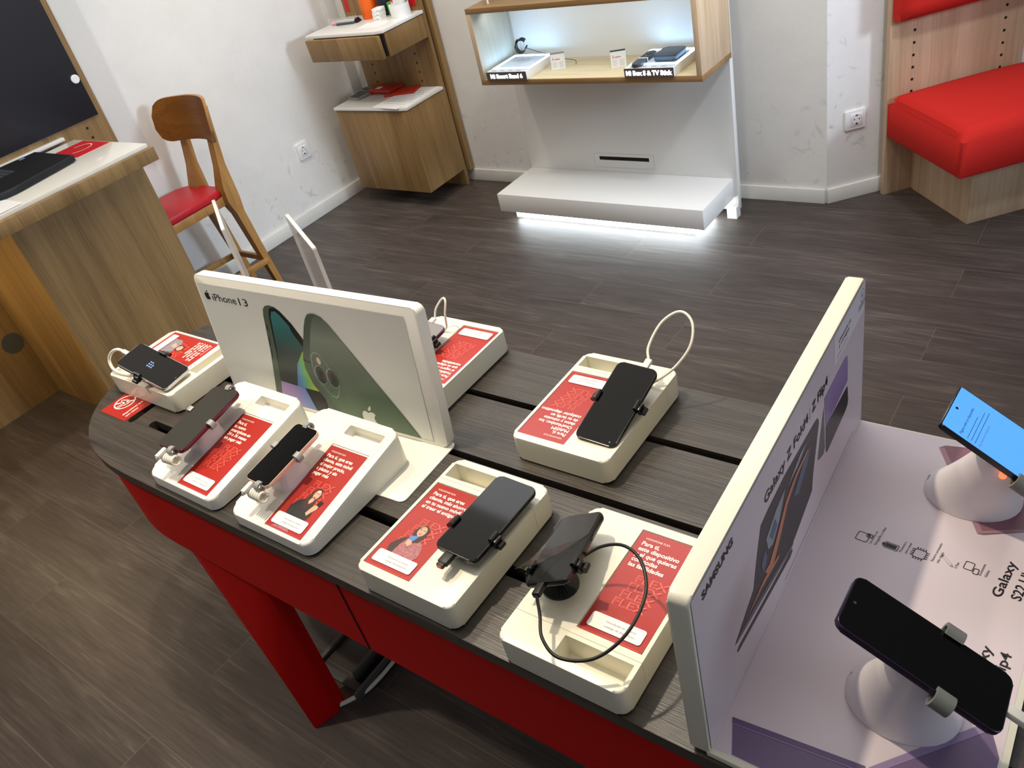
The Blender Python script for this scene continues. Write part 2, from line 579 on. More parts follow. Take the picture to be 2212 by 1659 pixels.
def cut(o, cutters):
    """boolean difference baked into the mesh, one cutter after the other"""
    for c in cutters:
        c.parent = o.parent                                     # every body sits at its parent's origin, and so does its cutter
        md = o.modifiers.new('cut', 'BOOLEAN')
        md.operation = 'DIFFERENCE'
        md.solver = 'EXACT'
        md.object = c
        bpy.context.view_layer.update()
        dg = bpy.context.evaluated_depsgraph_get()
        dg.update()
        me = bpy.data.meshes.new_from_object(o.evaluated_get(dg))
        old = o.data
        nm = old.name
        o.modifiers.clear()
        o.data = me
        bpy.data.meshes.remove(old)
        me.name = nm
        d = c.data
        bpy.data.objects.remove(c)
        bpy.data.meshes.remove(d)
    o.data.shade_smooth()
    o.data.set_sharp_from_angle(angle=math.radians(32))
    return o

def tag(o, label, cat, group=None):
    o['label'] = label
    o['category'] = cat
    if group:
        o['group'] = group
    return o

def thing(name, label, cat, X=None, group=None):
    o = bpy.data.objects.new(name, None)
    o.empty_display_size = .05
    COL.objects.link(o)
    if X is not None:
        o.matrix_world = X
    return tag(o, label, cat, group)

def struct(o):
    o['kind'] = 'structure'
    return o

def bez(p0, p1, p2, p3, n=16):
    p0, p1, p2, p3 = map(Vector, (p0, p1, p2, p3))
    return [p0 * (1 - t) ** 3 + p1 * 3 * t * (1 - t) ** 2 + p2 * 3 * t * t * (1 - t) + p3 * t ** 3 for t in [i / n for i in range(n + 1)]]

def spline(pts, n=8):
    """Catmull-Rom through points"""
    P_ = [Vector(p) for p in pts]
    P_ = [P_[0] * 2 - P_[1]] + P_ + [P_[-1] * 2 - P_[-2]]
    out = []
    for i in range(1, len(P_) - 2):
        a, b, c, d = P_[i - 1:i + 3]
        for k in range(n):
            t = k / n
            out.append(.5 * ((2 * b) + (c - a) * t + (2 * a - 5 * b + 4 * c - d) * t * t + (3 * b - a - 3 * c + d) * t ** 3))
    return out + [P_[-2]]

# ------------------------------------------------------------------ the room
XL, YB = -3.61, 3.158
b = MB(); b.box(-5, 4, -2.5, 5.5, -.05, 0, 'floor')
struct(b.build('floor', angle=0))
b = MB(); b.box(XL - .1, XL, -2.5, YB + .1, 0, 2.8, 'wall')
struct(b.build('wall_left', angle=0))
CX, CY = -1.053, 3.172
b = MB(); b.box(XL, CX, YB, YB + .1, 0, 2.8, 'wall')
struct(b.build('wall_back', angle=0))
DW = frame((CX, YB, 0), (.745, .667, 0), (0, 0, 1))          # local x along the wall, y up, z out of the wall into the room
b = MB(); b.box(0, 3.2, 0, 2.8, -.1, 0, 'wall')
struct(b.build('wall_right', angle=0, X=DW))
b = MB(); b.box(-5, 4, -2.5, 5.5, 2.8, 2.85, 'ceiling')
struct(b.build('ceiling', angle=0))
b = MB(); b.box(XL, XL + .012, 1.84, YB, 0, .066, 'baseboard', bev=.002)
struct(b.build('baseboard_left'))
b = MB(); b.box(XL + .012, CX - .004, YB - .012, YB, 0, .062, 'baseboard', bev=.002)
struct(b.build('baseboard_back'))
b = MB(); b.box(.0, 3.2, 0, .062, 0, .012, 'baseboard', bev=.002)
struct(b.build('baseboard_right', X=DW))
b = MB(); b.box(XL, XL + .02, 3.085, YB, .066, 2.8, 'wall', bev=.003)
struct(b.build('trim_1'))
b = MB(); b.box(-3.535, -3.49, YB - .02, YB, .062, 2.8, 'wall', bev=.003)
struct(b.build('trim_2'))
b = MB(); b.box(XL, XL + .014, 1.40, 1.842, 0, 2.8, 'ceiling')
struct(b.build('trim_3'))

# ------------------------------------------------------------------ display table
TZ = .72
def stadium(x0, x1, y0, y1, rx, n=14, e=2.35):
    """long table with superelliptic ends"""
    yc, h = (y0 + y1) / 2, (y1 - y0) / 2
    pts = []
    for i in range(2 * n + 1):
        t = PI / 2 + PI * i / (2 * n)
        c, s_ = math.cos(t), math.sin(t)
        pts.append((x0 + rx - rx * abs(c) ** (2 / e), yc + h * math.copysign(abs(s_) ** (2 / e), s_)))
    for i in range(2 * n + 1):
        t = -PI / 2 + PI * i / (2 * n)
        c, s_ = math.cos(t), math.sin(t)
        pts.append((x1 - rx + rx * abs(c) ** (2 / e), yc + h * math.copysign(abs(s_) ** (2 / e), s_)))
    return pts
tbl = thing('display_table', 'long dark oak display table with red frame and red legs, phones set out on it', 'table', T(-.7, .725, 0))
XT = T(.7, -.725, 0)
top_pts = stadium(-1.878, .62, .421, 1.03, .36)
b = MB(); b.prism(top_pts, .698, TZ, 'table_oak', X=XT, bev=.002, seg=2)
top = b.build('tabletop', tbl)
cuts = []
for x0, x1, y0, y1 in ((-1.615, .35, .540, .560), (-1.60, .35, .722, .736), (-1.60, .35, .878, .893)):
    c = MB(); c.prism(rrect(x0, x1, y0, y1, (y1 - y0) / 2 - .0005, 6), .6, .8, 'dark_void', X=XT)
    cuts.append(recalc(c.build('cutter')))
c = MB(); c.prism(rrect(-1.685, -1.665, .532, .86, .0095, 6), .6, .8, 'dark_void', X=XT)
cuts.append(recalc(c.build('cutter')))
cut(recalc(top), cuts)
# red frame: a band under the top, set back a little
def band(b, off, z0, z1, th, m):
    o1 = stadium(-1.878 + off, .62 - off, .423 + off, 1.03 - off, .36)
    o2 = stadium(-1.878 + off + th, .62 - off - th, .423 + off + th, 1.03 - off - th, .36 - th)
    n = len(o1)
    ring = [[(x, y, z0) for x, y in o1], [(x, y, z1) for x, y in o1], [(x, y, z1) for x, y in o2], [(x, y, z0) for x, y in o2]]
    b.loft(ring + [ring[0]], m, X=XT, caps=False)
b = MB()
band(b, .008, .505, .692, .02, 'red_lacquer')
for x in (-.921, .15):
    b.box(x - .0012, x + .0012, .4295, .4312, .506, .691, 'dark_void', X=XT)
b.build('frame_band', tbl)
b = MB(); band(b, .012, .690, .699, .02, 'dark_void')
b.build('shadow_gap', tbl)
b = MB(); b.prism(stadium(-1.83, .58, .45, .99, .34), .60, .61, 'dark_void', X=XT)
b.build('dark_underlay', tbl)  # unseen dark sheet added so the slots show black
def leg_rings(sx, x_off, yflip):
    def R(x, y):
        return (x_off + sx * x, y if not yflip else 1.45 - y)
    topq = [(-1.52, .456), (-1.495, .440), (-1.455, .436), (-1.28, .458), (-1.278, .47), (-1.30, .50), (-1.50, .50)]
    botq = [(-1.330, .428), (-1.320, .406), (-1.300, .398), (-1.283, .450), (-1.280, .462), (-1.292, .49), (-1.33, .48)]
    return [[R(x, y) + (z,) for x, y in q] for q, z in ((botq, .0), (topq, .53))]
for sx, xo, yf in ((1, 0, False), (-1, -1.26, False), (1, 0, True), (-1, -1.26, True)):
    b = MB()
    r0, r1 = leg_rings(sx, xo, yf)
    rings = [[tuple(Vector(a).lerp(Vector(c), t)) for a, c in zip(r0, r1)] for t in (0, .012, .5, 1)]
    c0 = [sum((Vector(p) for p in rings[0]), Vector()) / len(r0)] * len(r0)
    rings[0] = [tuple(Vector(p).lerp(q, .06)) for p, q in zip(rings[0], c0)]
    b.loft(rings, 'red_lacquer', X=XT)
    recalc(b.build('leg', tbl, angle=40))

# ------------------------------------------------------------------ phones
def phone(label, W, L, X, side='phone_black', screen='screen_glass', rad=.010, t=.0078, bez_=.0012, cam_at=None, extra=None, group='phones on show on the table'):
    root = thing('smartphone', label, 'phone', X, group)
    b = MB()
    b.prism(rrect(-W / 2, W / 2, -L / 2, L / 2, rad), -t, 0, side, bev=.0016, seg=2)
    bod = b.build('phone_body', root)
    b = MB()
    b.prism(rrect(-W / 2 + bez_, W / 2 - bez_, -L / 2 + bez_, L / 2 - bez_, rad - bez_), -.0004, .0004, screen)
    if extra:
        extra(b)
    scr = b.build('screen', root)
    b = MB()
    b.box(W / 2 - .0004, W / 2 + .0007, L * .08, L * .17, -t * .7, -t * .3, side, bev=.0002)
    b.build('side_button', bod)
    if cam_at:
        b = MB()
        b.lathe([(.0014, 0), (.0016, .0005), (.0008, .0006)], 'gadget_grey', n=12, X=T(cam_at[0], cam_at[1], 0))
        b.build('front_camera', scr)
    return root

def pose(c, ex, ey):
    return frame(c, ex, ey)

# ------------------------------------------------------------------ printed info cards
CW, CL = .092, .178
def person_print(b, kind, X, z):
    """a printed figure on a card: flat shapes"""
    q = lambda pts, m, dz=0: b.poly([(x * .001, y * .001) for x, y in pts], m, z + dz, X)
    if kind == 1:                                   # dark jacket, long dark hair, phone in the raised hand
        q([(22, 30), (70, 30), (74, 44), (68, 58), (58, 66), (40, 68), (28, 62), (20, 48)], 'jacket_black', .0001)
        q([(42, 52), (40, 66), (42, 82), (47, 92), (55, 95), (62, 91), (64, 82), (63, 70), (60, 56), (52, 50)], 'hair', .0002)
        b.disc(.055, .081, .0072, 'skin', z + .0003, 18, X, ry=.0096)
        q([(51, 76), (48, 66), (52, 60), (57, 66), (58, 74)], 'skin', .0003)
        q([(60, 44), (64, 58), (70, 66), (76, 64), (76, 56), (70, 48), (66, 40)], 'skin', .0003)
        q([(68, 64), (72, 74), (80, 72), (77, 62)], 'print_black', .0004)
        q([(51, 88), (58, 90), (56, 85)], 'white_print', .0004)
        q([(52.5, 75.5), (57, 75.5), (55, 72.5)], 'red_plain', .0005)
        q([(51, 83), (53.5, 83), (53.5, 84), (51, 84)], 'hair', .0005)
        q([(56.5, 83), (59, 83), (59, 84), (56.5, 84)], 'hair', .0005)
        q([(14, 2), (58, 2), (54, 7), (20, 7)], 'dress_pink', .0001)
    elif kind == 2:                                 # patterned dress, blue phone held to the chest
        q([(20, 26), (68, 26), (74, 40), (70, 56), (58, 66), (36, 68), (24, 58), (16, 42)], 'dress_pink', .0001)
        q([(20, 26), (28, 26), (30, 50), (36, 68), (24, 60), (14, 44)], 'hair', .00015)
        q([(36, 66), (34, 82), (40, 94), (50, 96), (58, 90), (60, 76), (56, 62), (46, 58)], 'hair', .0002)
        b.disc(.047, .083, .0075, 'skin', z + .0003, 18, X, ry=.010)
        q([(36, 92), (44, 96), (42, 86)], 'hair_light', .0004)
        q([(36, 70), (50, 74), (46, 62), (35, 60)], 'phone_blue', .0004)
        q([(36, 62), (44, 62), (48, 56), (44, 50), (36, 54)], 'skin', .00045)
        q([(44, 78), (50, 78.5), (47, 76)], 'red_plain', .0005)
        q([(42, 85), (45, 85), (45, 86), (42, 86)], 'hair', .0005)
        q([(49, 85), (52, 85), (52, 86), (49, 86)], 'hair', .0005)
    elif kind == 3:                                 # grey suit seen on the far card
        q([(18, 32), (66, 32), (68, 58), (56, 72), (32, 72), (18, 60)], 'suit_grey', .0001)
        q([(34, 70), (34, 90), (44, 96), (54, 90), (54, 70)], 'hair', .0002)
        b.disc(.044, .082, .0085, 'skin', z + .0003, 18, X, ry=.010)
        q([(30, 48), (40, 66), (48, 64), (44, 46)], 'skin', .0003)

def info_card(parent, X, lines, person=0, name='info_card'):
    b = MB()
    b.box(0, CW, 0, CL, -.0008, 0, 'red_card')
    b.poly([(.004, .0), (.088, .0), (.086, .002), (.006, .002)], 'red_plain', .0001)
    b.text('VODAFONE FLEX', .010, .1655, .0034, 'white_print', z=.0003, maxw=.05)
    for i, ln in enumerate(lines):
        b.text(ln, .0085, .1545 - i * .0098, .0071, 'white_print', z=.0003, bold=.035, maxw=.083)
    y0 = .1545 - len(lines) * .0098 - .010
    for i in range(4):
        y = min(y0, .094) - i * .0145
        if y < .034:
            break
        x = .030 - i * .0035
        for dx, k in ((.0, .0003),):
            b.text('FLEX', x + dx, y, .0122, 'red_card_light', z=k, bold=.03, w=.047)
            b.text('FLEX', x + dx + .0003, y + .0002, .0118, 'red_card', z=k + .00005, bold=-.022, w=.0462)
    if person:
        person_print(b, person, None, .0003)
    card = b.build(name, parent, angle=0, X=X)
    b = MB()
    b.poly(rrect(.007, .0845, .0076, .0306, .004), 'white_print', .0012)
    b.text('Descúbrelo en nuestro', .030, .0205, .0033, 'grey_print', z=.0014, maxw=.051)
    b.text('catálogo de dispositivos', .030, .0135, .0033, 'grey_print', z=.0014, maxw=.051)
    b.build('white_label', card, angle=0)
    return card

# ------------------------------------------------------------------ low display boxes
BW, BL, BH = .188, .255, .050
def clamp(root, PX, PW, yj=0., base=None, jaw_m='clamp_black', top_z=BH):
    """black clamp under a phone: puck on the box, two side jaws hooked over the phone"""
    inv = root.matrix_world.inverted()
    X = inv @ PX
    c = X @ Vector((0, yj, -.012))
    b = MB()
    bx = Vector((c.x, c.y, top_z)) if base is None else Vector(base)
    b.loft([[(bx.x + .026 * math.cos(a), bx.y + .026 * math.sin(a), top_z) for a in [2 * PI * j / 24 for j in range(24)]],
            [(bx.x + .026 * math.cos(a), bx.y + .026 * math.sin(a), top_z + .004) for a in [2 * PI * j / 24 for j in range(24)]],
            [tuple(X @ Vector((.018 * math.cos(a), yj + .018 * math.sin(a), -.011))) for a in [2 * PI * j / 24 for j in range(24)]],
            [tuple(X @ Vector((.018 * math.cos(a), yj + .018 * math.sin(a), -.0082))) for a in [2 * PI * j / 24 for j in range(24)]]], jaw_m)
    cl = b.build('clamp_base', root)
    for s in (-1, 1):
        b = MB()
        b.box(min(0, s * (PW / 2 + .004)), max(0, s * (PW / 2 + .004)), yj - .006, yj + .006, -.0125, -.0085, jaw_m, X=X, bev=.001)
        b.box(min(s * (PW / 2 + .001), s * (PW / 2 + .007)), max(s * (PW / 2 + .001), s * (PW / 2 + .007)), yj - .008, yj + .008, -.013, .002, jaw_m, X=X, bev=.0015)
        b.tube([X @ Vector((s * (PW / 2 - .001), yj - .009, .0032)), X @ Vector((s * (PW / 2 - .001), yj + .009, .0032))], .0036, jaw_m, n=10)
        jaw = b.build('clamp_jaw', root)
        b = MB()
        b.tube([X @ Vector((s * (PW / 2 + .010), yj - .006, -.009)), X @ Vector((s * (PW / 2 + .010), yj + .006, -.009))], .0046, jaw_m, n=10)
        b.build('roller', jaw)
    return cl

def display_box(label, X, lines, person=0, flip=False, has_pocket=True):
    root = thing('display_box', label, 'display stand', X, 'low white display boxes with red cards')
    b = MB()
    b.prism(rrect(-BW / 2, BW / 2, -BL / 2, BL / 2, .014, 6), .003, BH, 'cream_plastic', bev=.0035, seg=3)
    body = recalc(b.build('body', root))
    cs = []
    c = MB(); c.box(-.0885, .006, -.1135, .0675, BH - .003, BH + .02, 'cream_plastic'); cs.append(c.build('cutter'))
    if has_pocket:
        c = MB(); c.box(-.0875, .0115, .0845, .1145, .014, BH + .02, 'cream_inside'); cs.append(c.build('cutter'))
    # parting line of the two shells across the box
    for bx in ((-BW / 2 - .01, BW / 2 + .01, .0775, .0782, BH - .001, BH + .01), (-BW / 2 - .01, -BW / 2 + .0008, .0775, .0782, 0, BH + .01), (BW / 2 - .0008, BW / 2 + .01, .0775, .0782, 0, BH + .01)):
        c = MB(); c.box(*bx, 'seam_grey'); cs.append(c.build('cutter'))
    cut(body, cs)
    b = MB(); b.prism(rrect(-BW / 2 + .006, BW / 2 - .006, -BL / 2 + .006, BL / 2 - .006, .01), 0, .004, 'dark_void')
    b.build('foot', root)
    Xc = T(-.0875, -.112, BH - .0012)
    if flip:
        Xc = T(-.0875 + CW, -.112 + CL, BH - .0012) @ RZ(PI)
    info_card(root, Xc, lines, person)
    return root

boxC = display_box('low white display box at table front, red card about trading in an old phone', T(-.737, .5535, TZ),
                   ['Para ti, que eres', 'cliente, más ahorro', 'en tu nuevo móvil', 'al traer el antiguo'], 2)
boxD = display_box('low white display box beside the tall lilac display, black cable looped above it', T(-.467, .5485, TZ) @ RZ(PI),
                   ['Para ti,', 'este dispositivo', 'y el que quieras', 'con todas', 'las facilidades'], 0, True)
boxE = display_box('low white display box alone at the back edge of the table', T(-.684, .887, TZ),
                   ['Para ti,', 'MultiSIM', 'OneNumber, los', 'datos y minutos', 'de tu tarifa en', 'cualquier dispositivo'], 0, True)
boxB = display_box('low white display box half hidden behind the printed phone board', T(-1.078, .906, TZ) @ RZ(PI),
                   ['Para ti,', 'Vodafone', 'el seguro móvil', 'que se adapta a tus', 'necesidades'], 0, False)
boxA = display_box('low white display box turned sideways at the rounded table end', T(-1.697, .690, TZ) @ RZ(-PI / 2),
                   ['Para ti, que eres', 'cliente, móvil de', 'regalo al traer', 'a quien quieras', 'de la familia'], 3)

PA = pose((-1.661, .633, .805), (.023, -.996, -.085), (.964, .044, -.261))
PC = pose((-.682, .575, .794), (.999, -.012, -.039), (.012, 1, -.015))
PD = pose((-.531, .560, .813), (.915, .267, .301), (-.224, .959, -.171))
PE = pose((-.630, .872, .796), (.999, -.011, -.045), (.022, .967, .253))
PB = pose((-1.118, .888, .795), (.995, -.05, -.05), (.05, .98, .12))
P1 = pose((-1.356, .544, .815), (.998, .060, .019), (-.062, .990, .123))
P2 = pose((-1.097, .535, .814), (.998, -.055, .027), (.050, .986, .157))
PF = pose((-.085, .537, .893), (-.015, .994, -.104), (-.899, .032, .437))
PS = pose((-.072, .871, .880), (.057, .998, .007), (-.854, .045, .518))

def dots(b):
    for i in range(3):
        for j in range(3):
            if (i, j) != (0, 2):
                b.poly([(-.008 + i * .006 + dx, -.012 + j * .006 + dy) for dx, dy in ((0, 0), (.0035, 0), (.0035, .0035), (0, .0035))], 'sticker_blue', .0006)
phone('black smartphone on the sideways box at the rounded table end, small icons on screen', .074, .158, PA, 'phone_silver', 'screen_glass', cam_at=(0, .073), extra=dots)
phone('black smartphone with black plug, on the front box with trade-in card', .074, .160, PC, 'phone_black', cam_at=(-.027, .0735))
phoneD = phone('black smartphone with peeling clear film, beside the looped black cable', .068, .146, PD, 'phone_black')
phone('black smartphone on the lone box at the back table edge, white cable loop', .075, .163, PE, 'phone_black', cam_at=(-.004 + .03, -.074))
phone('smartphone with grey reflection on its screen, half hidden behind the printed phone board', .074, .158, PB, 'phone_purple', 'screen_pale_sheen')
phone('large dark smartphone with wine red back on the left sloping stand', .0778, .1608, P1, 'phone_wine', 'screen_dim_sheen', rad=.012)
phone('small black smartphone with rose gold edge on the right sloping stand', .0642, .1315, P2, 'phone_rose', 'screen_glass', rad=.010)
phone('black smartphone with purple edge on the near white holder', .0719, .1652, PF, 'phone_purple', cam_at=(0, .074), rad=.009)
def bluetext(b):
    b.text('Página web no disponible', -.034, .056, .0034, 'black_print', z=.0006, w=.05)
    for k, w in enumerate((.042, .056, .06)):
        b.box(-.034, -.034 + w, .048 - k * .005, .0485 - k * .005, .0005, .0006, 'black_print')
    b.text('ERR_NAME_NOT_RESOLVED', -.034, .031, .0022, 'grey_print', z=.0006, w=.04)
    b.disc(0, .074, .002, 'print_black', .0006, 14)
phone('smartphone with bright blue screen on the far white holder', .0779, .1633, PS, 'phone_black', 'screen_blue', rad=.003, extra=bluetext)

for r, X, w, y in ((boxA, PA, .074, -.006), (boxC, PC, .074, -.030), (boxE, PE, .075, .004), (boxB, PB, .074, .035)):
    clamp(r, X, w, y)
clamp(boxD, PD, .068, -.04, base=(-.03 + .09, .02, BH))

# protective film lifting off the tilted phone
b = MB()
b.loft([[(-.030, .071, .0008), (.030, .071, .0008), (.030, .0713, .0012), (-.030, .0713, .0012)], [(-.032, .02, .001), (.030, .02, .001), (.030, .0203, .0014), (-.032, .0203, .0014)],
        [(-.040, -.03, .006), (.002, -.02, .003), (.002, -.0197, .0034), (-.040, -.0297, .0064)], [(-.044, -.060, .016), (-.020, -.050, .010), (-.02, -.0497, .0104), (-.044, -.0597, .0164)]], 'film')
b.build('protective_film', phoneD)

# ------------------------------------------------------------------ sloping stands
WW, WL = .208, .252
WS = .165
def claw(b, X, m, w=.010, r0=.0052, r1=.0088):
    """C shaped grip: opening toward +x, hooked over an edge that sits at the origin"""
    n = 14
    a0, a1 = math.radians(40), math.radians(318)
    prof = [(math.cos(a0 + (a1 - a0) * i / n) * r1, math.sin(a0 + (a1 - a0) * i / n) * r1) for i in range(n + 1)] + \
           [(math.cos(a0 + (a1 - a0) * i / n) * r0, math.sin(a0 + (a1 - a0) * i / n) * r0) for i in range(n, -1, -1)]
    k = b.mi(m)
    lo = [b.bm.verts.new(X @ Vector((x, -w / 2, y))) for x, y in prof]
    hi = [b.bm.verts.new(X @ Vector((x, w / 2, y))) for x, y in prof]
    N = len(prof)
    for i in range(N):
        b.bm.faces.new((lo[i], lo[(i + 1) % N], hi[(i + 1) % N], hi[i])).material_index = k
    for i in range(n):
        b.bm.faces.new((lo[i], lo[i + 1], lo[N - 2 - i], lo[N - 1 - i])).material_index = k
        b.bm.faces.new((hi[i + 1], hi[i], hi[N - 1 - i], hi[N - 2 - i])).material_index = k

def wedge_stand(label, x, PX, pw, pl, lines, person, claws):
    X = T(x, .430, TZ)
    root = thing('sloping_stand', label, 'display stand', X, 'sloping white stands with four-claw holders')
    top = lambda x_, y_: .028 + WS * y_
    b = MB()
    b.prism(rrect(-WW / 2, WW / 2, 0, WL, .020, 7), .003, top, 'white_plastic', bev=.005, seg=3, rim='top')
    body = recalc(b.build('body', root))
    S = frame((0, 0, .028), (1, 0, 0), (0, 1, WS))           # local plane of the sloping top
    cl = 1 / math.sqrt(1 + WS * WS)
    cs = []
    c = MB(); c.box(-.0105, .0825, .006, .190, -.002, .02, 'white_plastic', X=S); cs.append(c.build('cutter'))
    c = MB(); c.prism(rrect(-.006, .083, .215, .236, .003), -.022, .03, 'cream_inside', X=S); cs.append(c.build('cutter'))
    cut(body, cs)
    b = MB()                                                  # fine line of the panel round card and pocket
    o1, o2 = rrect(-.0145, .0895, .0025, .2425, .010), rrect(-.0140, .0890, .003, .2420, .0095)
    for i in range(len(o1)):
        j = (i + 1) % len(o1)
        b.poly([o1[i], o1[j], o2[j], o2[i]], 'paper_grey', .0002, S)
    b.build('panel_line', root, angle=0)
    b = MB(); b.prism(rrect(-WW / 2 + .008, WW / 2 - .008, .008, .120, .014), 0, .004, 'dark_void')
    b.build('foot', root)
    info_card(root, S @ T(-.0100, .008, -.0002), lines, person)
    inv = X.inverted()
    L = inv @ PX
    pc = L @ Vector((0, -.004, -.009))
    b = MB()
    yb = pc.y - .004
    sq = rrect(-.026, .026, -.030, .030, .014, 5)
    b.loft([[(pc.x + u * 1.06, yb + v * 1.06, top(0, yb + v * 1.06) - .001) for u, v in sq],
            [(pc.x + u, yb + v, top(0, yb + v) + .008) for u, v in sq],
            [tuple(L @ Vector((u * .80, v * .80 - .004, -.012))) for u, v in sq],
            [tuple(L @ Vector((u * .72, v * .72 - .004, -.0082))) for u, v in sq]], 'lavender_holder')
    recalc(b.build('holder_post', root))
    for (ang, px, py) in claws:
        b = MB()
        a = math.radians(ang)
        d = Vector((math.cos(a), math.sin(a), 0))
        q = Vector((px, py, 0))
        b.box(0, (q - Vector((0, -.004, 0))).length + .004, -.004, .004, -.0135, -.0090, 'claw_grey', X=L @ T(0, -.004, 0) @ RZ(math.atan2(py + .004, px)), bev=.001)
        claw(b, L @ T(px, py, -.0036) @ RZ(a + PI) @ T(-.0015, 0, 0), 'claw_grey', w=.011, r0=.0056, r1=.0090)
        recalc(b.build('claw', root, angle=50))
    return root
w1 = wedge_stand('left one of the two sloping white stands, card about paying in instalments', -1.319, P1, .0778, .1608,
                 ['Para ti,', 'tu nuevo', 'smartphone en', '24 o 36 meses', 'sin pagar más'], 0,
                 ((90, .004, .0804), (180, -.0389, .012), (0, .0389, -.006), (270, .010, -.0804)))
w2 = wedge_stand('right one of the two sloping white stands, card with a woman holding a phone', -1.060, P2, .0642, .1315,
                 ['Para ti, que eres', 'cliente, este móvil', 'al mejor precio,', 'a plazos y sin', 'pagar más'], 1,
                 ((90, -.004, .0657), (180, -.0321, .010), (0, .0321, .008), (270, .012, -.0657)))

def coil_cable(label, PX, pl, px, zt):
    """plug in the phone's end plus a short coiled lead lying on the stand"""
    root = thing('coiled_cable', label, 'cable', PX, 'coiled white cables on the sloping stands')
    b = MB()
    b.box(px - .016, px - .006, -pl / 2 - .024, -pl / 2 - .0005, -.0085, -.0005, 'cable_white', bev=.0018)
    b.build('plug', root)
    b = MB()
    pts = []
    for i in range(97):
        t = i / 96
        a = t * 6 * 2 * PI
        pts.append((px - .010 + .036 * t, -pl / 2 - .012 + .0085 * math.cos(a), -.016 + .0085 * math.sin(a)))
    b.tube([(px - .011, -pl / 2 - .024, -.0045), (px - .013, -pl / 2 - .027, -.008)] + pts, .0022, 'cable_white', n=6)
    b.build('coil', root, angle=60)
    return root
coil_cable('coiled white cable under the large phone on the left sloping stand', P1, .1608, -.002, 0)
coil_cable('coiled white cable under the small phone on the right sloping stand', P2, .1315, 0, 0)

# ------------------------------------------------------------------ cables at the phones
def cable(label, path, r, m, plugX=None, plug=(.005, .018, .003), plug_m=None, group=None, tip=None):
    root = thing('charging_cable', label, 'cable', T(*path[0]), group)
    inv = T(*[-c for c in path[0]])
    b = MB(); b.tube(spline(path, 10), r, m, n=10, X=inv)
    b.build('lead', root, angle=80)
    if plugX is not None:
        b = MB(); b.box(-plug[0], plug[0], 0, plug[1], -plug[2], plug[2], plug_m or m, X=inv @ plugX, bev=.0015)
        b.build('plug', root)
    return root
def pt(X, x, y, z=0):
    return tuple(X @ Vector((x, y, z)))
cable('short white cable curling from the phone on the sideways box', [pt(PA, .0, -.098, -.004), (-1.775, .626, .829), (-1.803, .622, .818), (-1.818, .614, .800), (-1.808, .607, .783), (-1.785, .607, .775), (-1.745, .612, .7735)], .0036, 'cable_white',
      PA @ T(.0, -.098, -.004))
cable('thin white cable loop rising from the phone at the back table edge', [pt(PE, .010, .098, -.004), (-.628, .990, .830), (-.618, 1.025, .858), (-.592, 1.045, .872), (-.566, 1.035, .862), (-.558, 1.008, .836), (-.575, .985, .806), (-.60, .965, .785), (-.622, .955, .772)], .0024, 'cable_white',
      PE @ T(.010, .079, -.004), (.006, .022, .0035))
cable('small white cable loop beside the half hidden phone', [pt(PB, -.01, .095, -.004), (-1.120, .992, .822), (-1.104, 1.002, .842), (-1.090, .995, .842), (-1.092, .985, .815), (-1.098, .985, .785), (-1.11, .985, .772)], .0022, 'cable_white',
      PB @ T(-.01, .076, -.004), (.006, .018, .003))
cable('thin black cable looping over the box beside the lilac display', [pt(PD, -.006, -.092, -.004), (-.500, .452, .812), (-.482, .428, .806), (-.452, .417, .800), (-.410, .432, .806), (-.385, .470, .822), (-.385, .520, .836), (-.410, .558, .842), (-.445, .575, .838), (-.478, .570, .826), (-.502, .550, .812)], .0022, 'cable_black',
      PD @ T(-.006, -.094, -.004), (.0055, .022, .004))
pk = thing('security_plug', 'short black plug with red tip under the phone with trade-in card', 'plug', PC @ T(-.006, -.080, -.004))
b = MB(); b.box(-.008, .008, -.020, 0, -.005, .004, 'rubber_black', bev=.002); b.box(-.006, .006, -.026, -.018, -.004, .003, 'rubber_black', bev=.0015)
b.build('plug_shell', pk)
b = MB(); b.box(-.0045, .0045, -.0268, -.0255, -.003, .002, 'red_tip', bev=.0005)
b.build('tip', pk)
cable('white cable leaving the phone on the near white holder', [pt(PF, 0, -.104, -.004), (.028, .540, .835), (.045, .535, .80), (.065, .52, .755), (.09, .51, .724)], .0026, 'cable_white',
      PF @ T(0, -.106, -.004), (.006, .024, .004))

# ------------------------------------------------------------------ printed phone board (white, standing)
ob = thing('display_board', 'white standing display board printed with two green phones', 'display board', frame((-1.502, .702, .72), (.999, .047, 0), (-.047, .999, 0)))
UP = frame((0, 0, 0), (1, 0, 0), (-.006, .118, .993))
AX = frame((0, 0, .0), (1, 0, 0), (0, .118, .993))           # art plane: x along, y up, z toward the shopper
b = MB(); b.prism(rrect(0, .594, .003, .281, .012, 5), -.022, -.0005, 'white_plastic', X=AX, bev=.002)
b.build('panel', ob)
b = MB()
k = .0004
b.poly([(.006, .012), (.563, .012), (.563, .262), (.006, .262)], 'print_white', k, AX)
sheet = b.build('printed_sheet', ob, angle=0)
b = MB()
for p in (((.005, .011), (.564, .0116)), ((.5636, .011), (.5642, .263)), ((.005, .2625), (.564, .263))):
    (x0, y0), (x1, y1) = p
    b.poly([(x0, y0), (x1, y0), (x1, y1), (x0, y1)], 'grey_print', k * 1.5, AX)
b.build('sheet_edge', sheet, angle=0)
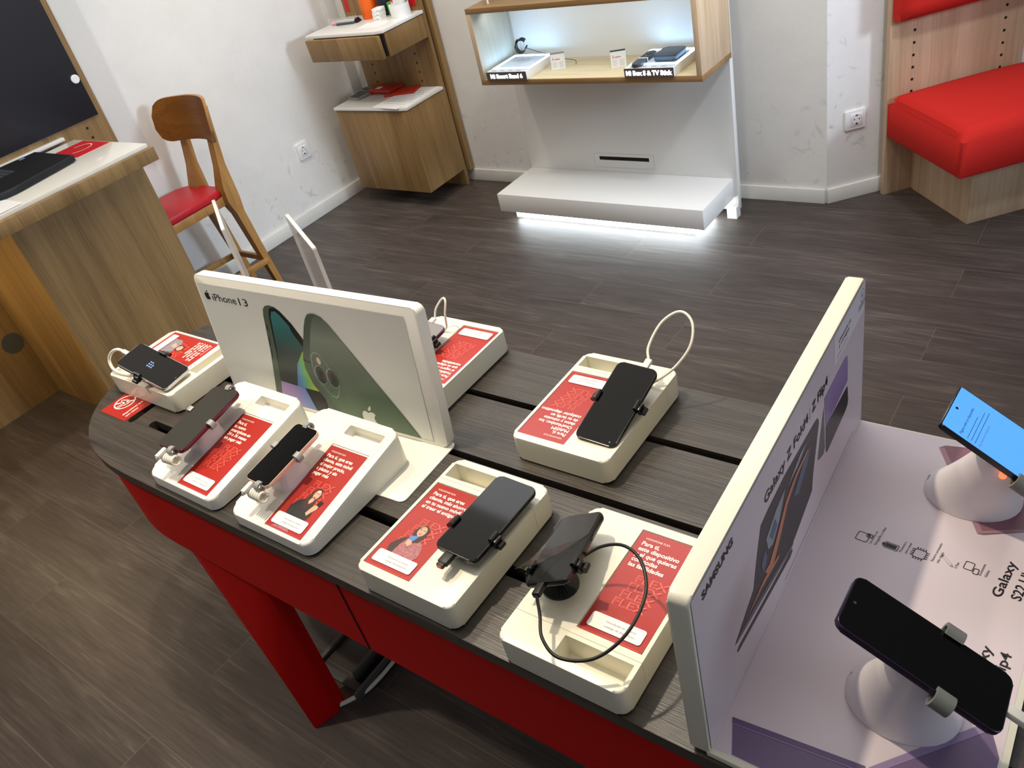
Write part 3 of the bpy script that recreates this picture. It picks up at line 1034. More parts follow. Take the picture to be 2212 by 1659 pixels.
# lettering and fruit mark
b = MB()
b.text('iPhone', .0410, .228, .0165, 'black_print', AX, z=.001, w=.0745)
b.text('13', .1180, .2275, .0165, 'black_print', AX, z=.001, w=.0265)
def fruit(b, cx, cy, h, m, z):
    pts = [(0, .36), (.14, .44), (.30, .44), (.44, .33), (.33, .20), (.30, .04), (.37, -.10), (.47, -.17), (.40, -.34), (.28, -.48), (.15, -.49), (.02, -.44), (-.12, -.49), (-.26, -.46), (-.39, -.28), (-.47, -.02), (-.46, .20), (-.36, .38), (-.20, .44), (-.06, .38)]
    b.poly([(cx + x * h, cy + y * h) for x, y in pts], m, z, AX)
    b.poly([(cx + x * h, cy + y * h) for x, y in ((.0, .47), (.03, .62), (.16, .76), (.24, .78), (.22, .62), (.12, .50))], m, z, AX)
b.build('lettering', sheet, angle=0)
b = MB()
fruit(b, .028, .2365, .0165, 'black_print', .001)
b.build('fruit_emblem', sheet, angle=0)
# artwork: two green phones, read as seen from the front
b = MB()
def skew(pts):
    return pts
ph1 = [(.142, .012), (.173, .13), (.189, .214), (.194, .228), (.203, .236), (.216, .239), (.231, .237), (.243, .230), (.265, .208), (.288, .174), (.282, .15), (.285, .09), (.30, .05), (.33, .012)]
b.poly(ph1, 'green_rim', .0008, AX)
b.poly([(.163, .012), (.190, .13), (.206, .216), (.214, .232), (.226, .236), (.243, .229), (.266, .206), (.288, .172), (.30, .012)], 'print_black', .0010, AX)
b.poly([(.176, .066), (.194, .13), (.211, .214), (.218, .226), (.228, .228), (.238, .222), (.258, .200), (.258, .192), (.263, .182), (.280, .158), (.284, .10), (.292, .061)], 'teal_screen', .0012, AX)
b.poly([(.225, .062), (.245, .115), (.270, .145), (.282, .155), (.284, .10), (.292, .061)], 'glow_screen', .0014, AX)
b.poly([(.160, .012), (.176, .065), (.246, .061), (.262, .012)], 'lilac_screen', .0014, AX)
for y0, y1 in ((.182, .194), (.146, .166), (.118, .138)):
    b.poly([(.144 + y0 * .2327, y0), (.147 + y0 * .2327, y0), (.147 + y1 * .2327, y1), (.144 + y1 * .2327, y1)], 'green_rim_dark', .0010, AX)
ph2 = [(.335, .012), (.300, .045), (.276, .075), (.266, .110), (.270, .135), (.281, .162), (.300, .205), (.310, .223), (.320, .234), (.330, .2375), (.341, .238), (.355, .234), (.370, .221), (.425, .152), (.505, .052), (.535, .012)]
b.poly(ph2, 'green_rim', .0016, AX)
b.poly([(.350, .012), (.318, .045), (.293, .078), (.285, .108), (.288, .134), (.300, .162), (.320, .208), (.330, .225), (.340, .234), (.349, .235), (.358, .231), (.372, .218), (.425, .151), (.504, .051), (.533, .012)], 'green_back', .0018, AX)
b.poly([(.268, .129), (.287, .126), (.288, .128), (.269, .131)], 'green_rim_dark', .0020, AX)
cp = [(.290, .120), (.294, .142), (.303, .153), (.315, .154), (.325, .147), (.349, .107), (.354, .092), (.350, .078), (.342, .062), (.334, .056), (.322, .058), (.300, .082), (.291, .100)]
b.poly(cp, 'lens_ring', .0020, AX)
cc = Vector((.322, .105))
b.poly([tuple(cc + (Vector(p) - cc) * .94) for p in cp], 'green_back', .0022, AX)
for cx, cy in ((.3085, .104), (.340, .102)):
    b.disc(cx, cy, .0155, 'lens_ring', .0024, 24, AX, ry=.0215)
    b.disc(cx + .0005, cy, .0140, 'lens_dark', .0026, 24, AX, ry=.0195)
    b.disc(cx + .001, cy + .001, .006, 'print_black', .0028, 20, AX, ry=.009)
b.disc(.314, .1355, .0055, 'flash', .0024, 18, AX, ry=.008)
b.disc(.327, .072, .0016, 'print_black', .0024, 10, AX)
fruit(b, .413, .026, .040, 'print_white', .0022)
b.build('printed_phones', sheet, angle=0)
b = MB(); b.prism(rrect(.06, .600, -.140, .02, .012, 5), 0, .0026, 'white_plastic', bev=.002)
b.build('base_plate', ob)

# ------------------------------------------------------------------ tall lilac display with its base plate
sb = thing('display_board', 'tall white display with lilac poster at the right end of the table', 'display board', frame((-.268, .425, .72), (-.022, .6, 0), (-.6, -.022, 0)))
# local: x along the board (away from the viewer), y = -X world (left), z up
AY = frame((0, 0, 0), (1, 0, 0), (0, 0, 1))                  # art plane x along, y up, z -> local -y (toward the poster side)
b = MB(); b.prism(rrect(0, .607, .001, .272, .010, 5), -.024, -.0008, 'cream_plastic', X=AY, bev=.003, seg=3)
b.build('panel', sb)
b = MB(); b.poly(rrect(.004, .606, .0125, .269, .003), 'lavender_paper', .0002, AY)
pos = b.build('poster', sb, angle=0)
def cap(s_, x, y, h, w, z=.0008, bold=.0):
    b.text(s_, x, y, h, 'black_print', AY, z=z, w=w, bold=bold)
b = MB()
cap('SAMSUNG', .026, .246, .0105, .080, bold=.05)
b.build('lettering', pos, angle=0)
b = MB()
cap('Galaxy Z Fold4', .196, .214, .0155, .154, bold=.015)
b.box(.357, .3578, .211, .230, .0006, .0008, 'grey_print', X=AY)
cap('Z Flip4', .366, .214, .0155, .064, bold=.015)
b.build('lettering', pos, angle=0)
b = MB()
cap('Llévatelo ya', .478, .2445, .0062, .055)
cap('y consigue', .480, .236, .0062, .046)
b.box(.470, .520, .2266, .2270, .0006, .0008, 'grey_print', X=AY)
b.build('lettering', pos, angle=0)
b = MB()
b.box(.25, .56, .0262, .0268, .0006, .0008, 'grey_print', X=AY)
b.build('small_print', pos, angle=0)
b = MB()
for i, w in enumerate((.030, .034, .026)):
    b.box(.572, .572 + w, .2395 - i * .003, .2402 - i * .003, .0006, .0008, 'grey_print', X=AY)
n = 20
for r0, r1 in ((.0082, .0090),):
    for i in range(n):
        a0, a1 = 2 * PI * i / n, 2 * PI * (i + 1) / n
        if i % 5 == 0:
            continue
        b.poly([(.5885 + r * math.cos(a), .2515 + r * 1.1 * math.sin(a)) for r, a in ((r0, a0), (r1, a0), (r1, a1), (r0, a1))], 'grey_print', .0008, AY)
b.text('X', .5850, .2475, .008, 'grey_print', AY, z=.0008)
b.build('round_logo', pos, angle=0)
b = MB()
b.poly(rrect(.460, .60, .219, .2675, .004), 'print_label', .0004, AY)
b.build('clear_label', pos, angle=0)
b = MB()
b.poly([(.087, .096), (.149, .122), (.168, .168), (.182, .196), (.205, .199), (.263, .201), (.375, .192), (.389, .189), (.394, .178), (.368, .108), (.363, .083), (.300, .066), (.272, .060)], 'print_graphite', .0005, AY)
b.poly([(.090, .0945), (.272, .059), (.285, .060), (.285, .064), (.150, .092), (.098, .099)], 'print_graphite_mid', .0007, AY)
b.poly([(.093, .076), (.272, .047), (.281, .050), (.280, .056), (.250, .060), (.100, .082), (.092, .081)], 'print_graphite', .0006, AY)
b.poly([(.195, .160), (.230, .175), (.262, .180), (.240, .150), (.215, .132), (.200, .138)], 'print_steel', .0007, AY)
b.poly([(.205, .155), (.225, .165), (.232, .150), (.214, .140)], 'print_blue', .0009, AY)
b.poly([(.185, .115), (.200, .112), (.225, .128), (.262, .158), (.300, .170), (.345, .172), (.350, .168), (.300, .162), (.268, .148), (.240, .120), (.215, .100), (.195, .098)], 'print_orange', .0009, AY)
b.poly([(.175, .135), (.190, .150), (.195, .130), (.182, .115)], 'print_blue', .0008, AY)
b.poly([(.290, .140), (.330, .165), (.360, .168), (.345, .150), (.310, .128)], 'print_blue', .0008, AY)
b.poly([(.270, .175), (.320, .188), (.345, .186), (.310, .176)], 'print_steel', .0008, AY)
b.poly([(.120, .100), (.175, .098), (.230, .090), (.235, .094), (.180, .106)], 'print_orange', .0008, AY)
b.build('printed_phone', pos, angle=0)
b = MB()
b.poly([(.417, .199), (.512, .199), (.520, .196), (.523, .188), (.524, .150), (.423, .146), (.417, .190)], 'flip_lilac', .0006, AY)
b.poly([(.423, .146), (.524, .140), (.529, .112), (.526, .105), (.515, .101), (.430, .096), (.424, .099)], 'print_graphite', .0006, AY)
b.poly([(.414, .186), (.417, .150), (.419, .112), (.412, .106), (.395, .112), (.388, .116), (.400, .150)], 'print_graphite_mid', .0006, AY)
b.build('printed_phone', pos, angle=0)
# base plate in world axes
inv = sb.matrix_world.inverted()
PZ = .733
plate = [(-.272, .424), (.002, .424), (-.001, .66), (-.003, 1.00), (-.02, 1.030), (-.296, 1.030)]
b = MB(); b.prism(plate, .722, PZ, 'cream_plastic', X=inv, bev=.002)
b.build('base_plate', sb)
b = MB()
b.poly([(-.2676, .432), (-.006, .432), (-.008, .66), (-.010, 1.0), (-.024, 1.026), (-.2893, 1.026)], 'lavender_paper', PZ + .0003, inv)
bsh = b.build('base_sheet', sb, angle=0)
b = MB()
z1, z2 = PZ + .0006, PZ + .0009
b.poly([(-.263, .475), (-.120, .486), (-.116, .433), (-.246, .433)], 'print_purple', z1, inv)
b.poly([(-.263, .475), (-.120, .486), (-.1194, .479), (-.2605, .468)], 'print_purple_dark', z2, inv)
b.poly([(-.2605, .468), (-.1194, .479), (-.1193, .4778), (-.260, .4668)], 'print_purple_line', z2 + .0002, inv)
b.build('purple_print', bsh, angle=0)
b = MB()
b.poly([(-.117, .486), (-.036, .581), (-.028, .585), (-.020, .581), (-.009, .556), (-.008, .433), (-.117, .433)], 'print_purple', z1, inv)
b.poly([(-.117, .486), (-.034, .583), (-.027, .578), (-.1145, .4775)], 'print_purple_line', z2, inv)
b.build('purple_print', bsh, angle=0)
b = MB()
b.poly([(-.172, 1.005), (-.165, 1.012), (-.140, 1.017), (-.024, 1.024), (-.010, 1.0), (-.009, .893), (-.043, .880), (-.084, .857), (-.091, .856)], 'print_mauve', z1, inv)
b.poly([(-.172, 1.005), (-.165, 1.006), (-.087, .863), (-.091, .856)], 'print_mauve_light', z2, inv)
b.poly([(-.091, .856), (-.087, .863), (-.046, .884), (-.009, .899), (-.009, .893), (-.043, .880)], 'print_mauve_light', z2, inv)
b.build('mauve_print', bsh, angle=0)
LBw = lambda x, y: frame((x, y, z1), (.10, .995, 0), (-.995, .10, 0))
def line(x, y, s_, h, w, bold=0):                              # lettering on the plate reads along +Y
    b.text(s_, 0, 0, h, 'black_print', inv @ LBw(x, y), z=.0002, w=w, bold=bold)
for y, l1, l2, w1_, w2_ in ((.762, 'Galaxy', 'S22 Ultra', .062, .066), (.625, 'Galaxy', 'Z Flip4', .062, .058)):
    b = MB()
    line(-.047, y, l1, .0115, w1_, .02)
    line(-.027, y + .004, l2, .0115, w2_, .02)
    b.build('product_lettering', bsh, angle=0)
for x, l1, l2 in ((-.2035, 'Lo último en', 'fotografía y vídeo'), (-.166, 'Potencia a', 'otro nivel'), (-.128, 'Nuestro procesador', 'más rápido'), (-.1005, 'S Pen', ''), (-.0735, 'Ecosistema', 'Galaxy')):
    b = MB()
    line(x, .788, l1, .0034, .0019 * len(l1) + .001)
    if l2:
        line(x + .0065, .788, l2, .0034, .0019 * len(l2) + .001)
    b.build('icon_caption', bsh, angle=0)
b = MB()
def outline(pts, t, X):
    c = sum((Vector(p) for p in pts), Vector((0, 0))) / len(pts)
    pts = [Vector(p) for p in pts]
    q = []
    for p in pts:
        d = p - c
        q.append(p - d.normalized() * t)
    for i in range(len(pts)):
        j = (i + 1) % len(pts)
        b.poly([tuple(pts[i]), tuple(pts[j]), tuple(q[j]), tuple(q[i])], 'black_print', .0002, X)
def icon(x, y):
    return inv @ LBw(x, y)
X = icon(-.217, .788)
outline(rrect(0, .016, -.008, .008, .0025), .0011, X)
outline(rrect(.010, .017, -.011, -.003, .002), .001, X)
b.poly([(.011, -.005), (.014, -.009), (.0165, -.005)], 'black_print', .0004, X)
b.build('icon', bsh, angle=0)
b = MB()
X = icon(-.180, .788)
outline(rrect(0, .011, -.009, .009, .002), .0011, X)
b.poly(rrect(.002, .009, -.0065, .0075, .001), 'black_print', .0003, X)
b.poly([(.003, .009), (.008, .009), (.008, .0115), (.003, .0115)], 'black_print', .0003, X)
b.build('icon', bsh, angle=0)
b = MB()
X = icon(-.146, .787)
outline(rrect(0, .015, -.0075, .0075, .002), .0011, X)
for i in range(4):
    for p in ((.002 + i * .0035, .0075, .0012, .003), (.002 + i * .0035, -.0105, .0012, .003), (-.003, -.0055 + i * .0033, .003, .0012), (.015, -.0055 + i * .0033, .003, .0012)):
        b.poly([(p[0], p[1]), (p[0] + p[2], p[1]), (p[0] + p[2], p[1] + p[3]), (p[0], p[1] + p[3])], 'black_print', .0003, X)
b.build('icon', bsh, angle=0)
b = MB()
X = icon(-.113, .788)
outline([(.016, .008), (.013, .0095), (.002, -.004), (.001, -.008), (.005, -.006)], .0012, X)
b.build('icon', bsh, angle=0)
b = MB()
X = icon(-.086, .788)
outline(rrect(.003, .017, -.002, .009, .002), .0011, X)
outline(rrect(0, .010, -.009, -.0025, .002), .0011, X)
b.build('icon', bsh, angle=0)

def holder(label, base, PX, hw, led):
    root = thing('phone_holder', label, 'phone holder', T(base[0], base[1], PZ + .0008), 'white phone holders on the lilac base')
    L = T(-base[0], -base[1], -PZ - .0008) @ PX
    b = MB()
    n = 32
    def ring(t):
        out = []
        for j in range(n):
            a = 2 * PI * j / n
            p0 = Vector((.060 * math.cos(a), .050 * math.sin(a), 0))
            d0 = Vector((.060 * math.cos(a), .050 * math.sin(a), .006))
            e = L @ Vector((-.024 * math.sin(a) * -1, -.026 * math.cos(a) - .004, -.016))
            if t == 0:
                out.append(tuple(p0)); continue
            u = (t - .05) / .95
            s_ = u * u * (3 - 2 * u) * .5 + u * .5
            bulge = 1 - .10 * math.sin(PI * u)
            q = d0.lerp(e, s_)
            c = Vector((0, 0, .006)).lerp(L @ Vector((0, -.004, -.016)), s_)
            out.append(tuple(c + (q - c) * bulge))
        return out
    b.loft([ring(t) for t in (0, .05, .15, .3, .45, .6, .75, .9, 1)], 'lavender_holder')
    recalc(b.build('holder_cone', root, angle=50))
    b = MB()
    b.loft([[tuple(L @ Vector((.022 * math.cos(2 * PI * j / 20), -.004 + .022 * math.sin(2 * PI * j / 20), z))) for j in range(20)] for z in (-.018, -.0082)], 'claw_dark')
    recalc(b.build('holder_head', root))
    for s in (-1, 1):
        b = MB()
        yj = -.028 if s < 0 else -.020
        b.box(min(0, s * hw), max(0, s * hw), yj - .005, yj + .005, -.0145, -.0095, 'claw_dark', X=L, bev=.001)
        claw(b, L @ T(s * hw, yj, -.0036) @ RZ(0 if s < 0 else PI) @ T(-.002, 0, 0), 'claw_dark', w=.018, r0=.0066, r1=.0105)
        recalc(b.build('claw', root, angle=50))
    b = MB()                                                    # notch where the lead enters the foot
    b.box(-.0565, -.047, -.004, .006, .004, .0128, 'claw_dark', bev=.001)
    b.build('cable_notch', root)
    if led:
        b = MB(); b.lathe([(.0045, -.002), (.0042, .002), (.0020, .0036)], 'red_led', n=14, X=L @ T(-.0285, -.0125, -.0200) @ RY(-PI / 2))
        b.build('indicator_light', root)
    return root
holder('white conical phone holder with no light, nearest the table front', (-.108, .576), PF, .0372, False)
holder('white conical phone holder with glowing red light under blue screen', (-.112, .925), PS, .0402, True)

# ------------------------------------------------------------------ clear sign holders behind the board
def sign_holder(label, p0, p1):
    d = Vector((p1[0] - p0[0], p1[1] - p0[1], 0))
    w = d.length
    X = frame((p0[0], p0[1], TZ), d, (-d.y, d.x, 0))
    root = thing('sign_holder', label, 'sign holder', X, 'clear sign holders on the table')
    b = MB(); b.box(0, w, -.0012, .0012, .003, .297, 'acrylic', bev=.0004)
    b.build('front_sheet', root, angle=0)
    b = MB(); b.box(0, w, .0042, .0066, .003, .297, 'acrylic', bev=.0004)
    b.build('rear_sheet', root, angle=0)
    b = MB(); b.box(0, w, -.0014, .0068, .2965, .300, 'acrylic_edge', bev=.001)
    b.box(-.001, .0006, -.0012, .0066, .003, .297, 'acrylic_edge'); b.box(w - .0006, w + .001, -.0012, .0066, .003, .297, 'acrylic_edge')
    b.build('top_fold', root)
    b = MB(); b.box(0, w, -.04, .05, 0, .003, 'acrylic', bev=.0006)
    b.build('base', root, angle=0)
sign_holder('clear acrylic sign holder nearer the chair, behind the white board', (-1.752, .985), (-1.566, .872))
sign_holder('clear acrylic sign holder further from the chair, behind the white board', (-1.455, .962), (-1.252, .856))

# ------------------------------------------------------------------ loose cards on the table
c = thing('warning_card', 'red card with white crossed-out hand symbol under the sideways box', 'card', T(-1.74, .57, TZ))
b = MB()
b.prism([(-.052, -.041), (.052, -.041), (.062, .060), (-.050, .060)], .0002, .0012, 'red_card')
b.build('card_sheet', c, angle=0)
b = MB()
Xs = T(-.010, -.004, .0014) @ RZ(PI / 2 * 2)
n = 28
for i in range(n):
    a0, a1 = 2 * PI * i / n, 2 * PI * (i + 1) / n
    b.poly([(-.018 + r * math.cos(a), .004 + r * math.sin(a)) for r, a in ((.0225, a0), (.0255, a0), (.0255, a1), (.0225, a1))], 'white_print', .0014)
for p0, p1, w in (((-.036, -.011), (.001, .019), .0022), ((-.033, .006), (-.014, .013), .0012), ((-.033, .006), (-.026, -.002), .0012), ((-.026, -.002), (-.012, .000), .0012), ((-.014, .013), (-.005, .008), .0012), ((-.005, .008), (-.007, -.004), .0012),
                  ((-.012, -.006), (-.014, -.018), .0012), ((-.017, -.004), (-.021, -.017), .0012), ((-.007, -.004), (-.012, -.006), .0012), ((-.020, .004), (-.010, .006), .0016)):
    d = (Vector(p1) - Vector(p0)).normalized()
    q = Vector((-d.y, d.x)) * w
    b.poly([tuple(Vector(p0) + q), tuple(Vector(p0) - q), tuple(Vector(p1) - q), tuple(Vector(p1) + q)], 'white_print', .0016)
b.build('hand_symbol', c, angle=0)
b = MB()
for i, s_ in enumerate(('que estos', 'dispositivos son')):
    b.text(s_, 0, 0, .0062, 'white_print', frame((.040 - i * .012, -.030, .0014), (0, 1, 0), (-1, 0, 0)), z=0, bold=.03, maxw=.085)
b.build('lettering', c, angle=0)

lf = thing('leaflet', 'red leaflet on the black table beside the lilac base', 'leaflet', T(.08, .66, TZ))
b = MB(); b.box(-.072, .075, -.062, .06, 0, .004, 'red_plain', bev=.0008)
b.build('leaflet_pages', lf)

# ------------------------------------------------------------------ under the table
ch = thing('cable_channel', 'dark grey cable channel frame on the floor under the table', 'cable channel', T(-1.35, .60, 0))
for n_, bx in (('channel_bar', (-.086, -.071, -.085, .42, 0, .012)), ('channel_bar', (-.105, .085, -.085, -.063, 0, .010))):
    b = MB(); b.box(*bx, 'grey_channel', bev=.003)
    b.build(n_, ch)
b = MB()
b.box(.046, .058, -.06, .42, 0, .034, 'grey_channel', bev=.002)
b.box(.090, .100, -.10, .42, 0, .030, 'grey_channel', bev=.002)
b.box(.058, .090, -.07, .42, 0, .004, 'dark_void')
b.build('channel_tray', ch)
pc = thing('power_cable', 'white power cable running along the floor beside the red leg', 'cable', T(-1.28, .50, 0))
b = MB(); b.tube(spline([(-.01, -.035, .008), (.01, -.005, .008), (.028, .030, .009), (.036, .07, .012), (.038, .13, .014), (.040, .22, .014)], 8), .0055, 'cable_white', n=10)
b.build('lead', pc, angle=80)

# ------------------------------------------------------------------ service counter on the left
ct = thing('service_counter', 'oak service counter with glossy white worktop by the left wall', 'counter', T(-3.2, 1.0, 0))
XC = T(3.2, -1.0, 0)
b = MB(); b.box(-3.485, -2.945, -.2, 1.512, .886, .900, 'white_lacquer', X=XC, bev=.0015)
b.build('worktop', ct)
b = MB(); b.box(-3.475, -2.921, -.2, 1.519, .838, .886, 'oak_upright', X=XC, bev=.001)
b.build('apron', ct)
b = MB(); b.box(-3.06, -3.04, .985, 1.505, 0, .838, 'oak_upright', X=XC)
b.build('front_panel', ct, angle=0)
b = MB(); b.box(-3.50, -3.10, .50, .54, .826, .838, 'warm_fill_glow', X=XC); b.build('kneehole_fill', ct, angle=0)  # unseen glowing strip added to warm the wood below the worktop
b = MB(); b.box(-3.585, -3.04, .965, .985, 0, .838, 'oak_upright', X=XC)
b.build('side_panel', ct, angle=0)
b = MB(); b.box(-3.585, -3.06, 1.485, 1.505, 0, .838, 'oak_upright', X=XC)
b.build('side_panel', ct, angle=0)

wp = thing('wall_panel', 'oak wall panel behind the counter with a black notice board', 'wall panel', T(-3.585, .8, 0))
XW = T(3.585, -.8, 0)
b = MB(); b.box(-3.608, -3.586, -.3, 1.727, 0, 2.3, 'oak_upright', X=XW)
b.build('panel', wp, angle=0)
b = MB(); b.box(-3.586, -3.578, -.2, 1.700, .930, 2.2, 'board_black', X=XW, bev=.001)
b.build('notice_board', wp)
b = MB()
for y, z in ((1.631, .897), (1.634, .856), (1.636, .811)):
    b.lathe([(.005, 0), (.005, .0012)], 'dark_void', n=14, X=XW @ T(-3.586, y, z) @ RY(PI / 2))
b.build('peg_holes', wp)
b = MB(); b.lathe([(.0, 0), (.043, 0), (.043, .0012)], 'grey_channel', n=24, X=XW @ T(-3.586, .916, .281) @ RY(PI / 2))
b.build('cable_hole', wp)
mg = tag(MB().lathe([(.017, 0), (.0175, .006), (.015, .008)], 'paper', n=22, X=T(-3.578, 1.678, 1.084) @ RY(PI / 2)).build('magnet'), 'small white round magnet on the black notice board', 'magnet')
b = MB(); b.box(-3.586, -3.560, .55, 1.513, .893, .908, 'white_laminate', bev=.003)
tag(b.build('cable_rail'), 'white rail on the oak wall panel just above the counter', 'rail')

lp = thing('laptop', 'open black laptop on the white counter', 'laptop', T(-3.28, 1.10, .9))
b = MB()
b.prism([(-.19, -.20), (.165, -.20), (.19, -.03), (.185, .0), (.135, .235), (-.17, .238)], .004, .026, 'laptop_black', bev=.003)
b.build('laptop_base', lp)
b = MB()
for i in range(6):
    for j in range(13):
        x, y = -.150 + i * .0195 + .02, -.185 + j * .0205
        b.box(x, x + .0165, y, y + .0172, .0255, .0275, 'key_black')
b.build('keyboard', lp, angle=0)
b = MB(); b.box(-.135, -.085, .155, .235, .0262, .0268, 'laptop_black'); b.build('touchpad', lp, angle=0)
b = MB(); b.poly([(-.155, .16), (-.130, .16), (-.130, .182), (-.155, .182)], 'sticker_blue', .0266); b.build('sticker', lp, angle=0)
b = MB()
Xl = T(-.185, .0, .026) @ RY(math.radians(-18))
b.box(-.006, 0, -.20, -.06, 0, .22, 'laptop_black', X=Xl, bev=.002)
b.build('lid', lp)
dm = thing('desk_mat', 'red printed mat on the counter beyond the laptop', 'mat', T(-3.29, 1.44, .9))
b = MB(); b.box(-.105, .095, -.075, .065, 0, .0015, 'red_plain')
b.build('mat_sheet', dm, angle=0)
b = MB()
for i in range(20):
    a0, a1 = math.radians(-60 + i * 12), math.radians(-60 + (i + 1) * 12)
    b.poly([(-.01 + r * math.cos(a) * .9, -.005 + r * math.sin(a)) for r, a in ((.046, a0), (.050, a0), (.050, a1), (.046, a1))], 'white_print', .0019)
for k in range(4):
    b.poly([(-.020 + k * .010, -.012 + .006 * (k % 2)), (-.012 + k * .010, -.008 + .006 * (k % 2)), (-.012 + k * .010, -.002), (-.018 + k * .010, -.004)], 'red_card_light', .0018)
b.build('printed_ring', dm, angle=0)
ad = thing('power_adaptor', 'small black plug on a lead beside the laptop', 'plug', T(-3.135, 1.07, .9))
b = MB(); b.box(-.016, .016, -.022, .022, 0, .016, 'rubber_black', bev=.003); b.build('plug_shell', ad)
b = MB(); b.tube(spline([(0, .022, .006), (.006, .05, .006), (-.012, .075, .010), (-.03, .07, .012)]), .0025, 'cable_black', n=8)
b.tube(spline([(0, -.022, .006), (-.02, -.05, .005), (-.02, -.10, .004)]), .0025, 'cable_black', n=8); b.build('lead', ad, angle=80)
b = MB()
for i in range(3):
    b.box(-.16 + i * .004, .14 + i * .003, -.10, .075 - i * .006, i * .0012, i * .0012 + .001, 'paper', bev=0)
pp = b.build('paper_stack', X=T(-3.10, .955, .9), angle=0)
tag(pp, 'white paper stack at the near end of the counter', 'papers')

# ------------------------------------------------------------------ chair
chr_ = thing('chair', 'wooden chair with red seat tucked in behind the counter end', 'chair', T(-3.35, 1.72, 0))
XH = T(3.35, -1.72, 0)
def solid_xz(b, pts, y0, y1, m, X):
    """outline in the x-z plane, extruded in y"""
    Xp = X @ frame((0, y1, 0), (1, 0, 0), (0, 0, 1))
    b.prism(pts, 0, y1 - y0, m, X=Xp, bev=.003)
# seat pad
b = MB()
b.prism(rrect(-3.535, -3.235, 1.535, 1.905, .06, 6), .492, .522, 'red_leather', X=XH, bev=.011, seg=3)
b.build('seat', chr_, angle=60)
b = MB()
for x0, x1, y0, y1 in ((-3.53, -3.51, 1.57, 1.90), (-3.255, -3.235, 1.57, 1.92), (-3.51, -3.255, 1.56, 1.58), (-3.51, -3.255, 1.885, 1.905)):
    b.box(x0, x1, y0, y1, .452, .492, 'chair_beech', X=XH, bev=.002)
b.build('seat_rail', chr_)
# rear posts run from the floor to the backrest, curving back above the seat
def post(x):
    b = MB()
    def sec(z, y, dy, dx, ox=0):
        return [(x + ox - dx, y - dy, z), (x + ox + dx, y - dy, z), (x + ox + dx, y + dy, z), (x + ox - dx, y + dy, z)]
    prof = [(0, 1.965, .014, .016), (.15, 1.945, .016, .018), (.40, 1.915, .020, .024), (.47, 1.905, .032, .032), (.53, 1.908, .030, .030), (.62, 1.925, .018, .021), (.74, 1.948, .013, .019), (.86, 1.972, .008, .014)]
    b.loft([sec(z, y, dy, dx) for z, y, dy, dx in prof], 'chair_beech', X=XH)
    recalc(b.build('rear_post', chr_, angle=40))
post(-3.238)
post(-3.445)
for x in (-3.52, -3.245):
    b = MB()
    b.loft([[(x + dx * w, y0 + dy * w, z) for dx, dy in ((-1, -1), (1, -1), (1, 1), (-1, 1))] for z, y0, w in ((0, 1.535, .013), (.46, 1.57, .018))], 'chair_beech', X=XH)
    recalc(b.build('front_leg', chr_))
for p, q in (((-3.22, 1.945, .14), (-3.245, 1.55, .14)), ((-3.47, 1.945, .14), (-3.52, 1.55, .14)), ((-3.47, 1.94, .155), (-3.22, 1.94, .155)), ((-3.52, 1.56, .155), (-3.245, 1.56, .155))):
    b = MB()
    d = (Vector(q) - Vector(p))
    Xb = XH @ frame(p, d, Vector((0, 0, 1)))
    b.box(0, d.length, -.013, .013, -.009, .009, 'chair_beech', X=Xb, bev=.002)
    b.build('stretcher', chr_)
# curved backrest
b = MB()
def bk(x, z, t):
    y = 1.945 + .07 * (x / .2) ** 2 * -1 + z * .17
    return (-3.300 + x, y + t, .822 + z)
fr = []
gx = 14
# grid by columns so that the sheet can bend
def half(x):
    ax = abs(x)
    if ax <= .205 - .062:
        return .089
    d = ax - (.205 - .062)
    return .027 + math.sqrt(max(0, .062 ** 2 - d * d))
cols = [-.205 + .41 * i / 28 for i in range(29)]
k = b.mi('chair_back_wood')
grid = []
for t in (0, .014):
    g = []
    for x in cols:
        h = half(x)
        g.append([b.bm.verts.new(XH @ Vector(bk(x, -h + 2 * h * j / 6, t))) for j in range(7)])
    grid.append(g)
for i in range(28):
    for j in range(6):
        a = grid[0]
        b.bm.faces.new((a[i][j], a[i + 1][j], a[i + 1][j + 1], a[i][j + 1])).material_index = k
        a = grid[1]
        b.bm.faces.new((a[i][j + 1], a[i + 1][j + 1], a[i + 1][j], a[i][j])).material_index = k
    for j in (0, 6):
        b.bm.faces.new((grid[0][i][j], grid[1][i][j], grid[1][i + 1][j], grid[0][i + 1][j])).material_index = b.mi('chair_beech')
for i in (0, 28):
    for j in range(6):
        b.bm.faces.new((grid[0][i][j], grid[0][i][j + 1], grid[1][i][j + 1], grid[1][i][j])).material_index = b.mi('chair_beech')
recalc(b.build('backrest', chr_, angle=50))

# ------------------------------------------------------------------ shelf tower in the corner
tw = thing('shelf_tower', 'tall oak shelf unit with open drawer in the back left corner', 'shelf unit', T(-3.19, 3.1, 0))
XS = T(3.19, -3.1, 0)
b = MB(); b.box(-3.46, -2.930, 3.085, 3.105, 0, 2.3, 'oak_upright', X=XS, bev=.001); b.build('back_panel', tw)
b = MB(); b.box(-3.44, -2.915, 3.118, 3.150, .07, 2.3, 'oak_upright', X=XS, bev=.001); b.build('rear_panel', tw)
b = MB(); b.box(-3.44, -2.94, 3.105, 3.118, .1, 2.3, 'dark_void', X=XS); b.build('shadow_gap', tw, angle=0)
b = MB()
for x in (-3.375, -3.055):
    for z in (.56, .605, .65, .695, .74):
        b.lathe([(.005, 0), (.005, .0008)], 'dark_void', n=12, X=XS @ T(x, 3.085, z) @ RX(PI / 2))
b.build('peg_holes', tw)
b = MB(); b.box(-3.425, -2.93, 2.822, 3.085, .087, .512, 'oak_upright', X=XS, bev=.001); b.build('cabinet_carcass', tw)
